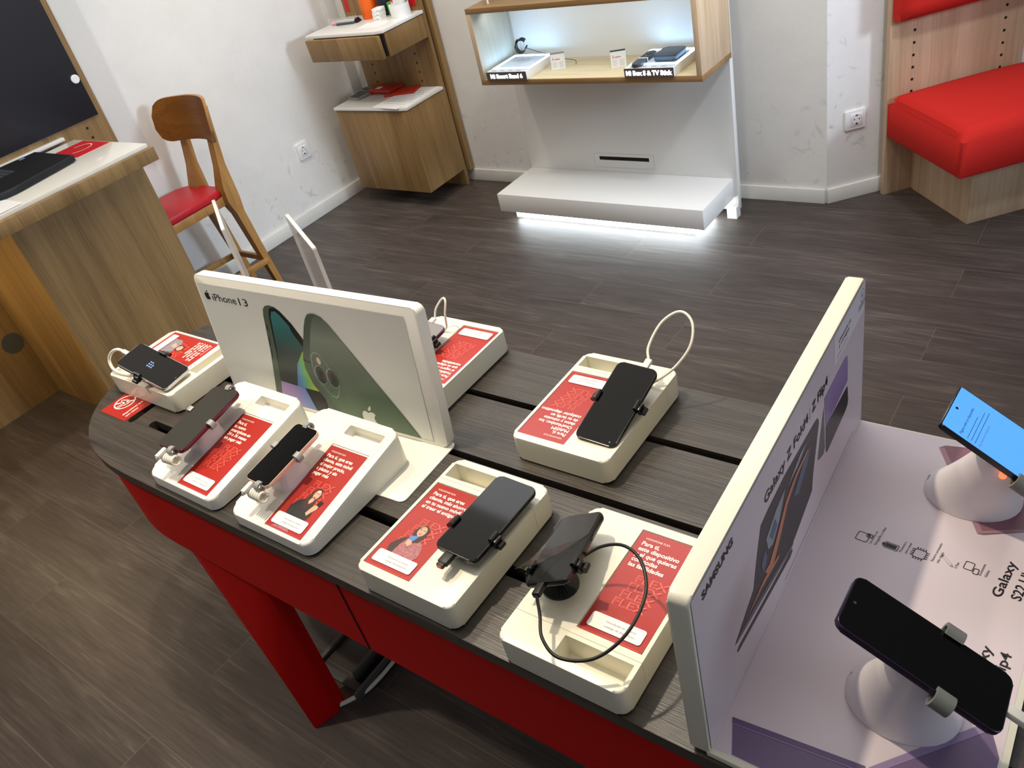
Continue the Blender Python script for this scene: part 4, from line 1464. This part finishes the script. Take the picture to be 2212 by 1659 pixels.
b = MB(); b.box(-3.437, -2.928, 2.802, 2.820, .087, .512, 'oak_upright', X=XS, bev=.001); b.build('cabinet_door', tw)
b = MB(); b.prism([(-3.443, 2.795), (-2.97, 2.795), (-2.926, 2.80), (-2.926, 3.085), (-3.443, 3.085)], .516, .530, 'white_laminate', X=XS, bev=.0015); b.build('lower_shelf', tw)
b = MB(); b.box(-3.425, -2.930, 2.806, 3.085, .772, .876, 'oak_upright', X=XS, bev=.001); b.box(-3.425, -2.938, 2.79, 2.806, .778, .870, 'dark_void', X=XS); b.build('drawer_carcass', tw)  # dark block puts the shade of the open drawer gap into colour
b = MB()
Xd = XS @ T(-3.185, 2.772, .772) @ RX(math.radians(2.5))
b.box(-.252, .250, -.009, .009, 0, .104, 'oak_upright', X=Xd, bev=.001); b.build('drawer_front', tw)
b = MB(); b.prism([(-3.443, 2.775), (-2.965, 2.775), (-2.926, 2.79), (-2.926, 3.085), (-3.443, 3.085)], .880, .895, 'white_laminate', X=XS, bev=.0015); b.build('upper_shelf', tw)
for x0, x1, z0 in ((-3.445, -3.415, .915), (-3.20, -3.12, .90), (-3.005, -2.955, .915)):
    b = MB(); b.box(x0, x1, 3.0835, 3.085, z0, 1.25, 'red_plain', X=XS); b.build('red_strip', tw, angle=0)

# things on the lower shelf
ca = thing('calculator', 'grey calculator on the lower shelf of the tower', 'calculator', T(-3.385, 2.965, .53) @ RZ(-.15))
b = MB(); b.prism(rrect(-.045, .045, -.065, .065, .008), 0, lambda x, y: .010 + .09 * (y + .065), 'calc_grey', bev=.002); recalc(b.build('case', ca))
b = MB()
Xk = frame((0, 0, .0125), (1, 0, 0), (0, 1, .09))
for i in range(4):
    for j in range(5):
        b.box(-.036 + i * .019, -.021 + i * .019, -.055 + j * .015, -.045 + j * .015, .002, .006, 'calc_dark', X=Xk, bev=.001)
b.build('keys', ca)
b = MB(); b.box(-.036, .036, .028, .052, .005, .0085, 'calc_dark', X=Xk); b.build('display', ca, angle=0)
for i, (x, y, a, h0, lab, m) in enumerate(((-3.285, 3.035, .10, .0, 'red boxes at the left of the lower shelf pile, undermost', 'red_brick'), (-3.265, 3.02, -.05, .013, 'red box with a white mark on top of the lower shelf pile', 'red_brick'), (-3.135, 3.01, .30, .0, 'red booklet lying flat beside the papers on the lower shelf', 'red_brick'))):
    bk_ = thing('booklet', lab.replace('red boxes', 'red booklet'), 'booklet', T(x, y, .53 + h0) @ RZ(a), 'red booklets on the lower shelf')
    b = MB(); b.box(-.085, .085, -.05, .05, 0, .012, m, bev=.001); b.build('pages', bk_)
    if i == 1:
        b = MB(); b.box(-.045, -.012, -.03, .0, .0121, .0126, 'paper'); b.build('white_mark', bk_, angle=0)
for i, (x, y, a, lab) in enumerate(((-3.035, 2.945, .05, 'printed sheet of paper on the lower shelf, undermost'), (-3.055, 2.925, -.10, 'printed sheet of paper on the lower shelf, overhanging the front edge'))):
    p_ = thing('paper_sheet', lab, 'paper', T(x, y, .5302 + i * .0012) @ RZ(a), 'papers on the lower shelf')
    b = MB(); b.box(-.095, .095, -.135, .135, 0, .0008, 'paper'); b.build('sheet', p_, angle=0)
    b = MB()
    for k in range(9):
        b.poly([(-.075, .10 - k * .022), (.05 + .02 * (k % 3), .10 - k * .022), (.05 + .02 * (k % 3), .104 - k * .022), (-.075, .104 - k * .022)], 'paper_grey', .0010)
    b.build('printed_lines', p_, angle=0)
tr = thing('tray', 'clear grey tray behind the calculator on the lower shelf', 'tray', T(-3.405, 3.045, .53))
b = MB(); b.box(-.045, .055, -.03, .03, 0, .012, 'calc_grey', bev=.002); b.box(-.040, .050, -.026, .026, .0115, .0125, 'calc_dark'); b.build('tray_shell', tr)

# things on the upper shelf
US = .895
oc = thing('canister', 'bright orange canister on the upper shelf of the tower', 'canister', T(-3.215, 3.025, US))
b = MB(); b.lathe([(.0, 0), (.038, 0), (.040, .004), (.040, .19), (.037, .20)], 'orange_can'); b.build('can', oc)
b = MB(); b.lathe([(.037, .20), (.037, .225), (.03, .23)], 'orange_can'); b.build('lid', oc)
tb = thing('tub', 'white round tub holding a red and white packet, upper shelf', 'tub', T(-2.995, 3.01, US))
b = MB()
n = 28
b.lathe([(.0, 0), (.046, 0), (.048, .004), (.048, .056), (.045, .056), (.045, .010), (.0, .010)], 'paper', n=28); b.build('tub_shell', tb)
pk2 = thing('packet', 'red and white packet standing in the white tub', 'packet', T(-3.0, 3.01, US + .012) @ RX(math.radians(-6)))
b = MB(); b.box(-.036, .034, -.012, .012, 0, .13, 'paper', bev=.002); b.build('packet_body', pk2)
b = MB(); b.poly([(-.036, .06), (-.024, .045), (-.010, .13), (-.020, .13)], 'red_plain', .0004, frame((0, -.012, 0), (1, 0, 0), (0, 0, 1)))
b.poly([(.012, .075), (.030, .075), (.030, .12), (.012, .12)], 'red_plain', .0004, frame((0, -.012, 0), (1, 0, 0), (0, 0, 1))); b.build('printed_stripe', pk2, angle=0)
for i in range(3):
    bx_ = thing('carton', ('lowest', 'middle', 'topmost')[i] + ' small white carton of the stack beside the orange canister', 'carton', T(-3.117 + .003 * i, 2.985, US + i * .0175) @ RZ(.12 * i - .1), 'small white cartons')
    b = MB(); b.box(-.022, .022, -.025, .025, 0, .017, 'paper', bev=.001); b.build('carton_body', bx_)
    b = MB(); b.box(.004, .0222, -.0253, -.020, .004, .008, 'paper_grey'); b.build('printed_end', bx_, angle=0)
gp = thing('packet', 'green packet between the cartons and the white tub', 'packet', T(-3.065, 3.035, US) @ RZ(.2))
b = MB(); b.box(-.020, .020, -.012, .012, 0, .062, 'green_pack', bev=.002); b.build('packet_body', gp)
b = MB(); b.box(-.012, .010, -.0128, -.0115, .014, .050, 'paper'); b.build('label_patch', gp, angle=0)
mg_ = thing('jar', 'dark blue jar behind the small white cartons', 'jar', T(-3.135, 3.052, US))
b = MB(); b.lathe([(.0, 0), (.025, 0), (.027, .004), (.027, .07), (.024, .08)], 'navy', n=22); b.build('jar_body', mg_)
for i, (x, y, a, m, lab) in enumerate(((-3.375, 2.965, .25, 'mint', 'mint green marker pen lying on the upper shelf'), (-3.36, 2.945, .32, 'pink', 'pink marker pen lying on the upper shelf'), (-3.31, 2.935, .15, 'paper_grey', 'silver stapler lying on the upper shelf'))):
    p_ = thing('marker_pen' if i < 2 else 'stapler', lab, 'pen' if i < 2 else 'stapler', T(x, y, US) @ RZ(a))
    b = MB()
    if i < 2:
        b.tube([(-.045, 0, .008), (.03, 0, .008)], .008, m, n=12); b.build('barrel', p_)
        b = MB(); b.tube([(.03, 0, .008), (.055, 0, .008)], .0085, 'red_plain' if i else 'mint', n=12); b.build('cap', p_)
    else:
        b.box(-.05, .06, -.011, .011, .010, .022, m, bev=.004); b.build('arm', p_)
        b = MB(); b.box(-.05, .06, -.012, .012, 0, .010, 'calc_dark', bev=.002); b.build('stapler_base', p_)
bc = thing('bulldog_clip', 'black metal clip at the foot of the orange canister', 'clip', T(-3.258, 2.965, US) @ RZ(.3))
b = MB(); b.prism([(-.016, 0), (.016, 0), (.002, .018), (-.002, .018)], -.022, .022, 'rubber_black', X=RX(PI / 2)); b.build('clip_body', bc)
b = MB(); b.tube([(-.01, -.012, .016), (-.006, -.012, .034), (-.006, .012, .034), (-.01, .012, .016)], .0014, 'metal_shiny', n=6); b.build('clip_wire', bc)
ns = thing('paper_slip', 'blank paper slip on the upper shelf near its right edge', 'paper', T(-3.075, 2.885, US + .0002) @ RZ(.1))
b = MB(); b.box(-.07, .07, -.045, .045, 0, .0008, 'paper'); b.build('sheet', ns, angle=0)
ct2 = thing('tray', 'shallow clear tray of pens at the left end of the upper shelf', 'tray', T(-3.385, 2.985, US))
b = MB(); b.prism(rrect(-.05, .06, -.04, .03, .01), .0, .0015, 'acrylic'); b.prism([(-.055, -.045), (.065, -.045), (.065, -.043), (-.055, -.043)], 0, .03, 'acrylic'); b.build('tray_shell', ct2)

# ------------------------------------------------------------------ white lit display stand on the back wall
ds = thing('display_stand', 'white display stand with lit oak box shelf on the back wall', 'display stand', T(-1.88, 2.98, 0))
XD = T(1.88, -2.98, 0)
b = MB(); b.box(-2.395, -1.356, 2.983, 3.012, .03, 2.3, 'white_laminate', X=XD, bev=.002)
pan = recalc(b.build('back_panel', ds))
c = MB(); c.box(-2.004, -1.752, 2.95, 3.0, .225, .243, 'dark_void', X=XD)
cut(pan, [recalc(c.build('cutter'))])
b = MB()
o1, o2 = rrect(-2.030, -1.728, .191, .258, .006), rrect(-2.0285, -1.7295, .1925, .2565, .005)
FP = XD @ frame((0, 2.983, 0), (1, 0, 0), (0, 0, 1))
for i in range(len(o1)):
    j = (i + 1) % len(o1)
    b.poly([o1[i], o1[j], o2[j], o2[i]], 'paper_grey', .0004, FP)
b.build('slot_plate', ds, angle=0)
b = MB(); b.box(-2.004, -1.752, 2.987, 2.995, .2255, .2425, 'dark_void', X=XD); b.build('slot_shade', ds, angle=0)  # black sheet, the slot's deep shade put into its colour
b = MB()
b.box(-2.396, -1.374, 2.692, 2.983, .085, .171, 'white_laminate', X=XD, bev=.002); b.build('platform', ds)
b = MB(); b.box(-2.36, -1.47, 2.80, 2.97, 0, .060, 'white_laminate', X=XD); b.build('plinth', ds, angle=0)
b = MB(); b.box(-2.385, -1.455, 2.786, 2.80, .010, .052, 'led_plinth', X=XD); b.box(-1.469, -1.455, 2.80, 2.965, .010, .052, 'led_plinth', X=XD); b.build('plinth_light', ds, angle=0)
b = MB(); b.box(-1.40, -1.358, 2.96, 3.0, 0, .05, 'white_laminate', X=XD); b.build('foot', ds, angle=0)
# oak box shelf: four boards, mitred look, open at the front
x0, x1, y0, y1, z0, z1, t = -2.360, -1.346, 2.728, 2.983, .659, .967, .021
b = MB(); b.box(x0, x1, y0, y1, z0, z0 + t, 'oak_along', X=XD, bev=.0008); b.build('bottom_board', ds)
b = MB(); b.box(x0, x1, y0, y1, z1 - t, z1, 'oak_along', X=XD, bev=.0008); b.build('top_board', ds)
b = MB(); b.box(x0, x0 + t, y0, y1, z0 + t, z1 - t, 'oak_pale', X=XD, bev=.0008); b.build('side_board', ds)
b = MB(); b.box(x1 - t, x1, y0, y1, z0 + t, z1 - t, 'oak_pale', X=XD, bev=.0008); b.build('side_board', ds)  # paler oak carries the side light in its colour
b = MB(); b.box(x0 + t, x1 - t, y0 + .004, y1, z0 + t, z0 + t + .001, 'oak_shelf', X=XD); b.build('shelf_lining', ds, angle=0)
b = MB(); b.box(x0 + t, x0 + t + .001, y0 + .004, y1, z0 + t, z1 - t, 'oak_greyed', X=XD); b.build('side_lining', ds, angle=0)
b = MB()
for xa, xb in ((-2.30, -2.0), (-1.80, -1.50)):
    for bx in ((xa, xb, .885, .8855), (xb - .0005, xb, .885, .92)):
        b.box(bx[0], bx[1], 2.9822, 2.983, bx[2], bx[3], 'paper_grey', X=XD)
b.build('panel_seam', ds, angle=0)
area('shelf_led', (-1.86, 2.80, .935), (-1.86, 2.90, .68), 1.0, .9, .05, (.86, .94, 1))

def podium(label, xa, xb, letters, tw_):
    SZ = z0 + t + .001
    root = thing('light_podium', label, 'podium', T((xa + xb) / 2, 2.83, SZ), 'lit podiums in the oak box')
    hx = (xb - xa) / 2
    b = MB(); b.box(-hx, hx, -.108, .108, 0, .034, 'white_laminate', bev=.001); b.build('body', root)
    b = MB(); b.box(-hx, hx, -.1092, -.108, 0, .034, 'podium_face'); b.build('front_plate', root, angle=0)
    b = MB(); b.text(letters, -tw_ / 2, .009, .0165, 'led_letters', frame((0, -.1093, 0), (1, 0, 0), (0, 0, 1)), z=.0005, w=tw_, bold=.06); b.build('lettering', root, angle=0)
    b = MB()
    o1, o2 = rrect(-hx + .003, hx - .003, -.070, .105, .008), rrect(-hx + .022, hx - .018, -.055, .082, .008)
    for i in range(len(o1)):
        j = (i + 1) % len(o1)
        b.poly([o1[i], o1[j], o2[j], o2[i]], 'led_white', .0345)
    b.build('light_frame', root, angle=0)
    b = MB(); b.poly(rrect(-hx + .022, hx - .018, -.055, .082, .008), 'podium_grey', .0346); b.poly([(-hx + .01, -.104), (hx - .006, -.104), (hx - .006, -.076), (-hx + .01, -.076)], 'podium_grey', .0346)
    for k in range(4):
        b.poly([(-hx + .022 + k * .042, -.096), (-hx + .044 + k * .042, -.096), (-hx + .044 + k * .042, -.090), (-hx + .022 + k * .042, -.090)], 'grey_print', .0349)
    b.build('top_print', root, angle=0)
    return root
podium('lit white podium under the wristband, left end of the oak box', -2.318, -2.112, 'Mi Smart Band 6', .166)
podium('lit white podium under the remote, right end of the oak box', -1.656, -1.452, 'Mi Box S & TV Stick', .190)
PTZ = z0 + t + .001 + .035
wb = thing('wristband', 'black fitness wristband looped on a clear stand', 'wristband', T(-2.206, 2.850, PTZ + .062) @ RY(.45) @ RZ(.3))
b = MB()
k = b.mi('wristband')
ri, ro = [], []
for i in range(28):
    a = math.radians(60) + 2 * PI * .86 * i / 27
    c_, s_ = math.cos(a), math.sin(a)
    ri.append([b.bm.verts.new((.0195 * c_, y, .0265 * s_)) for y in (-.012, .012)])
    ro.append([b.bm.verts.new((.0235 * c_, y, .031 * s_)) for y in (-.012, .012)])
for i in range(27):
    for q in ((ri[i][0], ri[i + 1][0], ri[i + 1][1], ri[i][1]), (ro[i][1], ro[i + 1][1], ro[i + 1][0], ro[i][0]), (ri[i][0], ro[i][0], ro[i + 1][0], ri[i + 1][0]), (ri[i][1], ri[i + 1][1], ro[i + 1][1], ro[i][1])):
        b.bm.faces.new(q).material_index = k
recalc(b.build('strap', wb, angle=50))
b = MB(); b.box(-.026, -.019, -.011, .011, -.017, .019, 'screen_glass', bev=.003); b.build('display', wb)
ws = thing('clear_stand', 'clear plastic stand holding the wristband on the left podium', 'stand', T(-2.206, 2.850, PTZ))
b = MB(); b.lathe([(.0, 0), (.030, 0), (.030, .003), (.0, .003)], 'acrylic', n=24); b.build('stand_base', ws)
b = MB()
for s_ in (-1, 1):
    b.tube([(s_ * .012, 0, .003), (s_ * .006, 0, .03), (s_ * .010 + .010, 0, .085)], .003, 'acrylic', n=8)
b.build('stand_arm', ws)
rc = thing('remote_control', 'slim black remote control on the right podium', 'remote', frame((-1.611, 2.802, PTZ), (1, .02, 0), (-.02, 1, 0)))
b = MB(); b.prism(rrect(-.0185, .0185, -.078, .078, .014), .0, .013, 'gadget_grey', bev=.003); b.build('case', rc)
b = MB(); b.lathe([(.015, .0128), (.015, .0145), (.012, .0146)], 'gadget_dark', n=22, X=T(0, .045, 0)); b.build('ring_button', rc)
b = MB()
for x, y in ((-.009, .066), (.009, .066), (-.009, .018), (.009, .018), (-.009, .004), (.009, .004)):
    b.lathe([(.0042, .0128), (.0038, .0142)], 'gadget_dark', n=12, X=T(x, y, 0))
b.build('buttons', rc)
b = MB(); b.box(-.0192, .0192, -.012, -.006, .0, .0136, 'paper'); b.build('cable_tie', rc, angle=0)
tvb = thing('set_top_box', 'flat square black set top box beside the remote', 'set top box', T(-1.520, 2.835, PTZ))
b = MB(); b.prism(rrect(-.044, .044, -.050, .050, .012), .002, .012, 'gadget_dark', bev=.002); b.prism(rrect(-.046, .046, -.052, .052, .014), .010, .022, 'gadget_grey', bev=.002); b.build('case', tvb)
b = MB(); b.poly([(-.004, -.004), (.004, -.004), (.004, .004), (-.004, .004)], 'calc_dark', .0222); b.build('emblem', tvb, angle=0)
def price_tag(label, x, y, a, bar):
    root = thing('price_tag', label, 'price tag', T(x, y, z0 + t + .001) @ RZ(a) @ RX(math.radians(-10)), 'price tags in the oak box')
    FX = frame((0, 0, 0), (1, 0, 0), (0, 0, 1))
    b = MB(); b.box(-.030, .030, 0, .066, -.0015, 0, 'paper', X=FX); b.build('tag_card', root, angle=0)
    b = MB()
    b.poly([(-.030, .060), (.030, .060), (.030, .066), (-.030, .066)], bar, .0003, FX)
    b.text('1', -.024, .036, .011, 'red_plain', FX, z=.0004, bold=.04)
    b.poly([(-.014, .038), (.010, .038), (.010, .041), (-.014, .041)], 'red_card_light', .0004, FX)
    for k in range(4):
        for xx in (-.024, .004):
            b.poly([(xx, .026 - k * .006), (xx + .020 - .003 * (k % 2), .026 - k * .006), (xx + .020 - .003 * (k % 2), .0275 - k * .006), (xx, .0275 - k * .006)], 'paper_grey', .0004, FX)
    b.build('print', root, angle=0)
    b = MB(); b.box(-.028, .028, -.004, .022, 0, .0015, 'acrylic', bev=0); b.build('tag_foot', root, angle=0)
price_tag('white price tag beside the wristband podium', -2.029, 2.836, .35, 'calc_grey')
price_tag('white price tag with grey bar beside the remote podium', -1.746, 2.838, .35, 'calc_dark')
tl = thing('product_stand', 'pale round product stand on top of the oak box', 'stand', T(-2.284, 2.83, z1))
b = MB(); b.lathe([(.0, .024), (.055, .024), (.055, .029), (.0, .029)], 'acrylic', n=28); b.build('disc', tl)
for a in range(3):
    b = MB(); q = a * 2 * PI / 3 - PI / 2 + .1
    b.tube([(.045 * math.cos(q), .045 * math.sin(q), 0), (.045 * math.cos(q), .045 * math.sin(q), .024)], .004, 'cable_white', n=10); b.build('leg', tl)
lc = tag(MB().tube(spline([(-2.09, 2.87, .658), (-2.075, 2.865, .646), (-2.04, 2.862, .640), (-2.0, 2.866, .647), (-1.985, 2.87, .658)]), .0012, 'cable_white', n=6).build('loose_wire', angle=80), 'thin pale wire drooping under the oak box', 'wire')
wc = tag(MB().tube(spline([(-2.192, 2.86, PTZ + .05), (-2.13, 2.90, PTZ + .01), (-2.105, 2.92, PTZ + .003), (-2.06, 2.915, .70), (-2.02, 2.91, .697), (-1.985, 2.90, .694), (-1.975, 2.885, .684)]), .0012, 'cable_black', n=6).build('loose_wire', angle=80), 'thin black wire from the wristband stand across the oak shelf', 'wire')

# ------------------------------------------------------------------ wall sockets
def socket(label, X, w, h, cx):
    root = thing('wall_socket', label, 'socket', X, 'white wall sockets')
    b = MB(); b.prism(rrect(-w / 2, w / 2, -h / 2, h / 2, .004), 0, .009, 'socket_white', bev=.002); b.build('plate', root)
    b = MB(); b.prism(rrect(cx - .024, cx + .024, -.024, .024, .002), .009, .011, 'socket_white', bev=.0006); b.build('insert', root)
    b = MB(); b.loft([[(cx + r * math.cos(2 * PI * j / 24), r * math.sin(2 * PI * j / 24), z) for j in range(24)] for r, z in ((.0205, .0112), (.0195, .0112), (.0185, .0096))], 'calc_grey', caps=False)
    b.disc(cx, 0, .0185, 'socket_white', .0113); b.build('well', root)
    b = MB()
    for x, y in ((-.0095, .002), (.0095, .002)):
        b.disc(cx + x, y, .0028, 'socket_dark', .0116, 12)
    b.poly([(cx - .004, -.019), (cx + .004, -.019), (cx + .004, -.012), (cx - .004, -.012)], 'socket_dark', .0116)
    b.poly([(cx - .004, .019), (cx - .004, .014), (cx + .004, .014), (cx + .004, .019)], 'socket_dark', .0116)
    b.build('pin_holes', root, angle=0)
socket('white wall socket on the left wall between chair and tower', frame((XL, 2.639, .362), (0, 1, 0), (0, 0, 1)), .078, .084, 0)
socket('wide white wall socket on the angled wall beside the red bench', DW @ T(.109, .327, 0), .080, .074, .004)

# ------------------------------------------------------------------ red bench at the right
BX = Matrix(((.719, -.695, 0, -.862), (.695, .719, 0, 3.258), (0, 0, 1, 0), (0, 0, 0, 1)))   # x along the bench, y toward the wall, z up
bn = thing('bench', 'upholstered red bench with peg-holed oak back by the angled wall', 'bench', BX)
b = MB(); b.box(0, .527, 0, .024, 0, 2.2, 'oak_pale', bev=.001); b.build('back_panel', bn)
b = MB()
for x in (.0942, .4408):
    for i in range(13):
        b.lathe([(.0052, 0), (.0052, .0008)], 'dark_void', n=12, X=T(x, 0, .177 + i * .0447) @ RX(PI / 2))
b.build('peg_holes', bn)
b = MB(); b.box(.115, .515, -.380, 0, 0, .245, 'oak_pale', bev=.0015); b.build('base', bn)
# seat cushion: crowned box
def cushion(x0, x1, y0, y1, z0, z1, crown, m, nx=14, ny=14, r=.035):
    b = MB()
    k = b.mi(m)
    def edge(u):
        d = min(u, 1 - u)
        return d
    g = []
    for i in range(nx + 1):
        row = []
        for j in range(ny + 1):
            u, v = i / nx, j / ny
            x, y = x0 + (x1 - x0) * u, y0 + (y1 - y0) * v
            dx, dy = min(x - x0, x1 - x), min(y - y0, y1 - y)
            rx = r - math.sqrt(max(0, r * r - max(0, r - dx) ** 2)) if dx < r else 0
            ry = r - math.sqrt(max(0, r * r - max(0, r - dy) ** 2)) if dy < r else 0
            z = z1 - max(rx, ry) * .9 + crown * (math.sin(PI * u) * math.sin(PI * v)) ** .6
            row.append(b.bm.verts.new((x, y, z)))
        g.append(row)
    for i in range(nx):
        for j in range(ny):
            b.bm.faces.new((g[i][j], g[i + 1][j], g[i + 1][j + 1], g[i][j + 1])).material_index = k
    per = [g[i][0] for i in range(nx + 1)] + [g[nx][j] for j in range(1, ny + 1)] + [g[i][ny] for i in range(nx - 1, -1, -1)] + [g[0][j] for j in range(ny - 1, 0, -1)]
    lo = [b.bm.verts.new((v.co.x, v.co.y, z0 + .006)) for v in per]
    ctr = Vector(((x0 + x1) / 2, (y0 + y1) / 2, 0))
    l2 = [b.bm.verts.new((v.co.x + (ctr.x - v.co.x) * .02, v.co.y + (ctr.y - v.co.y) * .02, z0)) for v in per]
    N = len(per)
    for i in range(N):
        j = (i + 1) % N
        b.bm.faces.new((lo[i], lo[j], per[j], per[i])).material_index = k
        b.bm.faces.new((l2[i], l2[j], lo[j], lo[i])).material_index = k
    b.bm.faces.new(l2[::-1]).material_index = k
    return b
scu = recalc(cushion(.004, .540, -.478, -.002, .243, .405, .018, 'red_fabric', 22, 20).build('seat_cushion', bn, angle=50))
b = MB()
b.tube([(.0045, -.478 + .032, .396)] + [(.006, -.44 + .08 * i, .404 + .002 * math.sin(PI * i / 5)) for i in range(6)], .0022, 'red_fabric', n=6)
b.build('seat_piping', scu, angle=80)
o = recalc(cushion(0, .535, 0, .40, 0, .085, .015, 'red_fabric', 20, 16, r=.03).build('back_cushion', bn, angle=50))
o.matrix_local = frame((.004, -.001, .684), (1, 0, 0), (0, 0, 1))
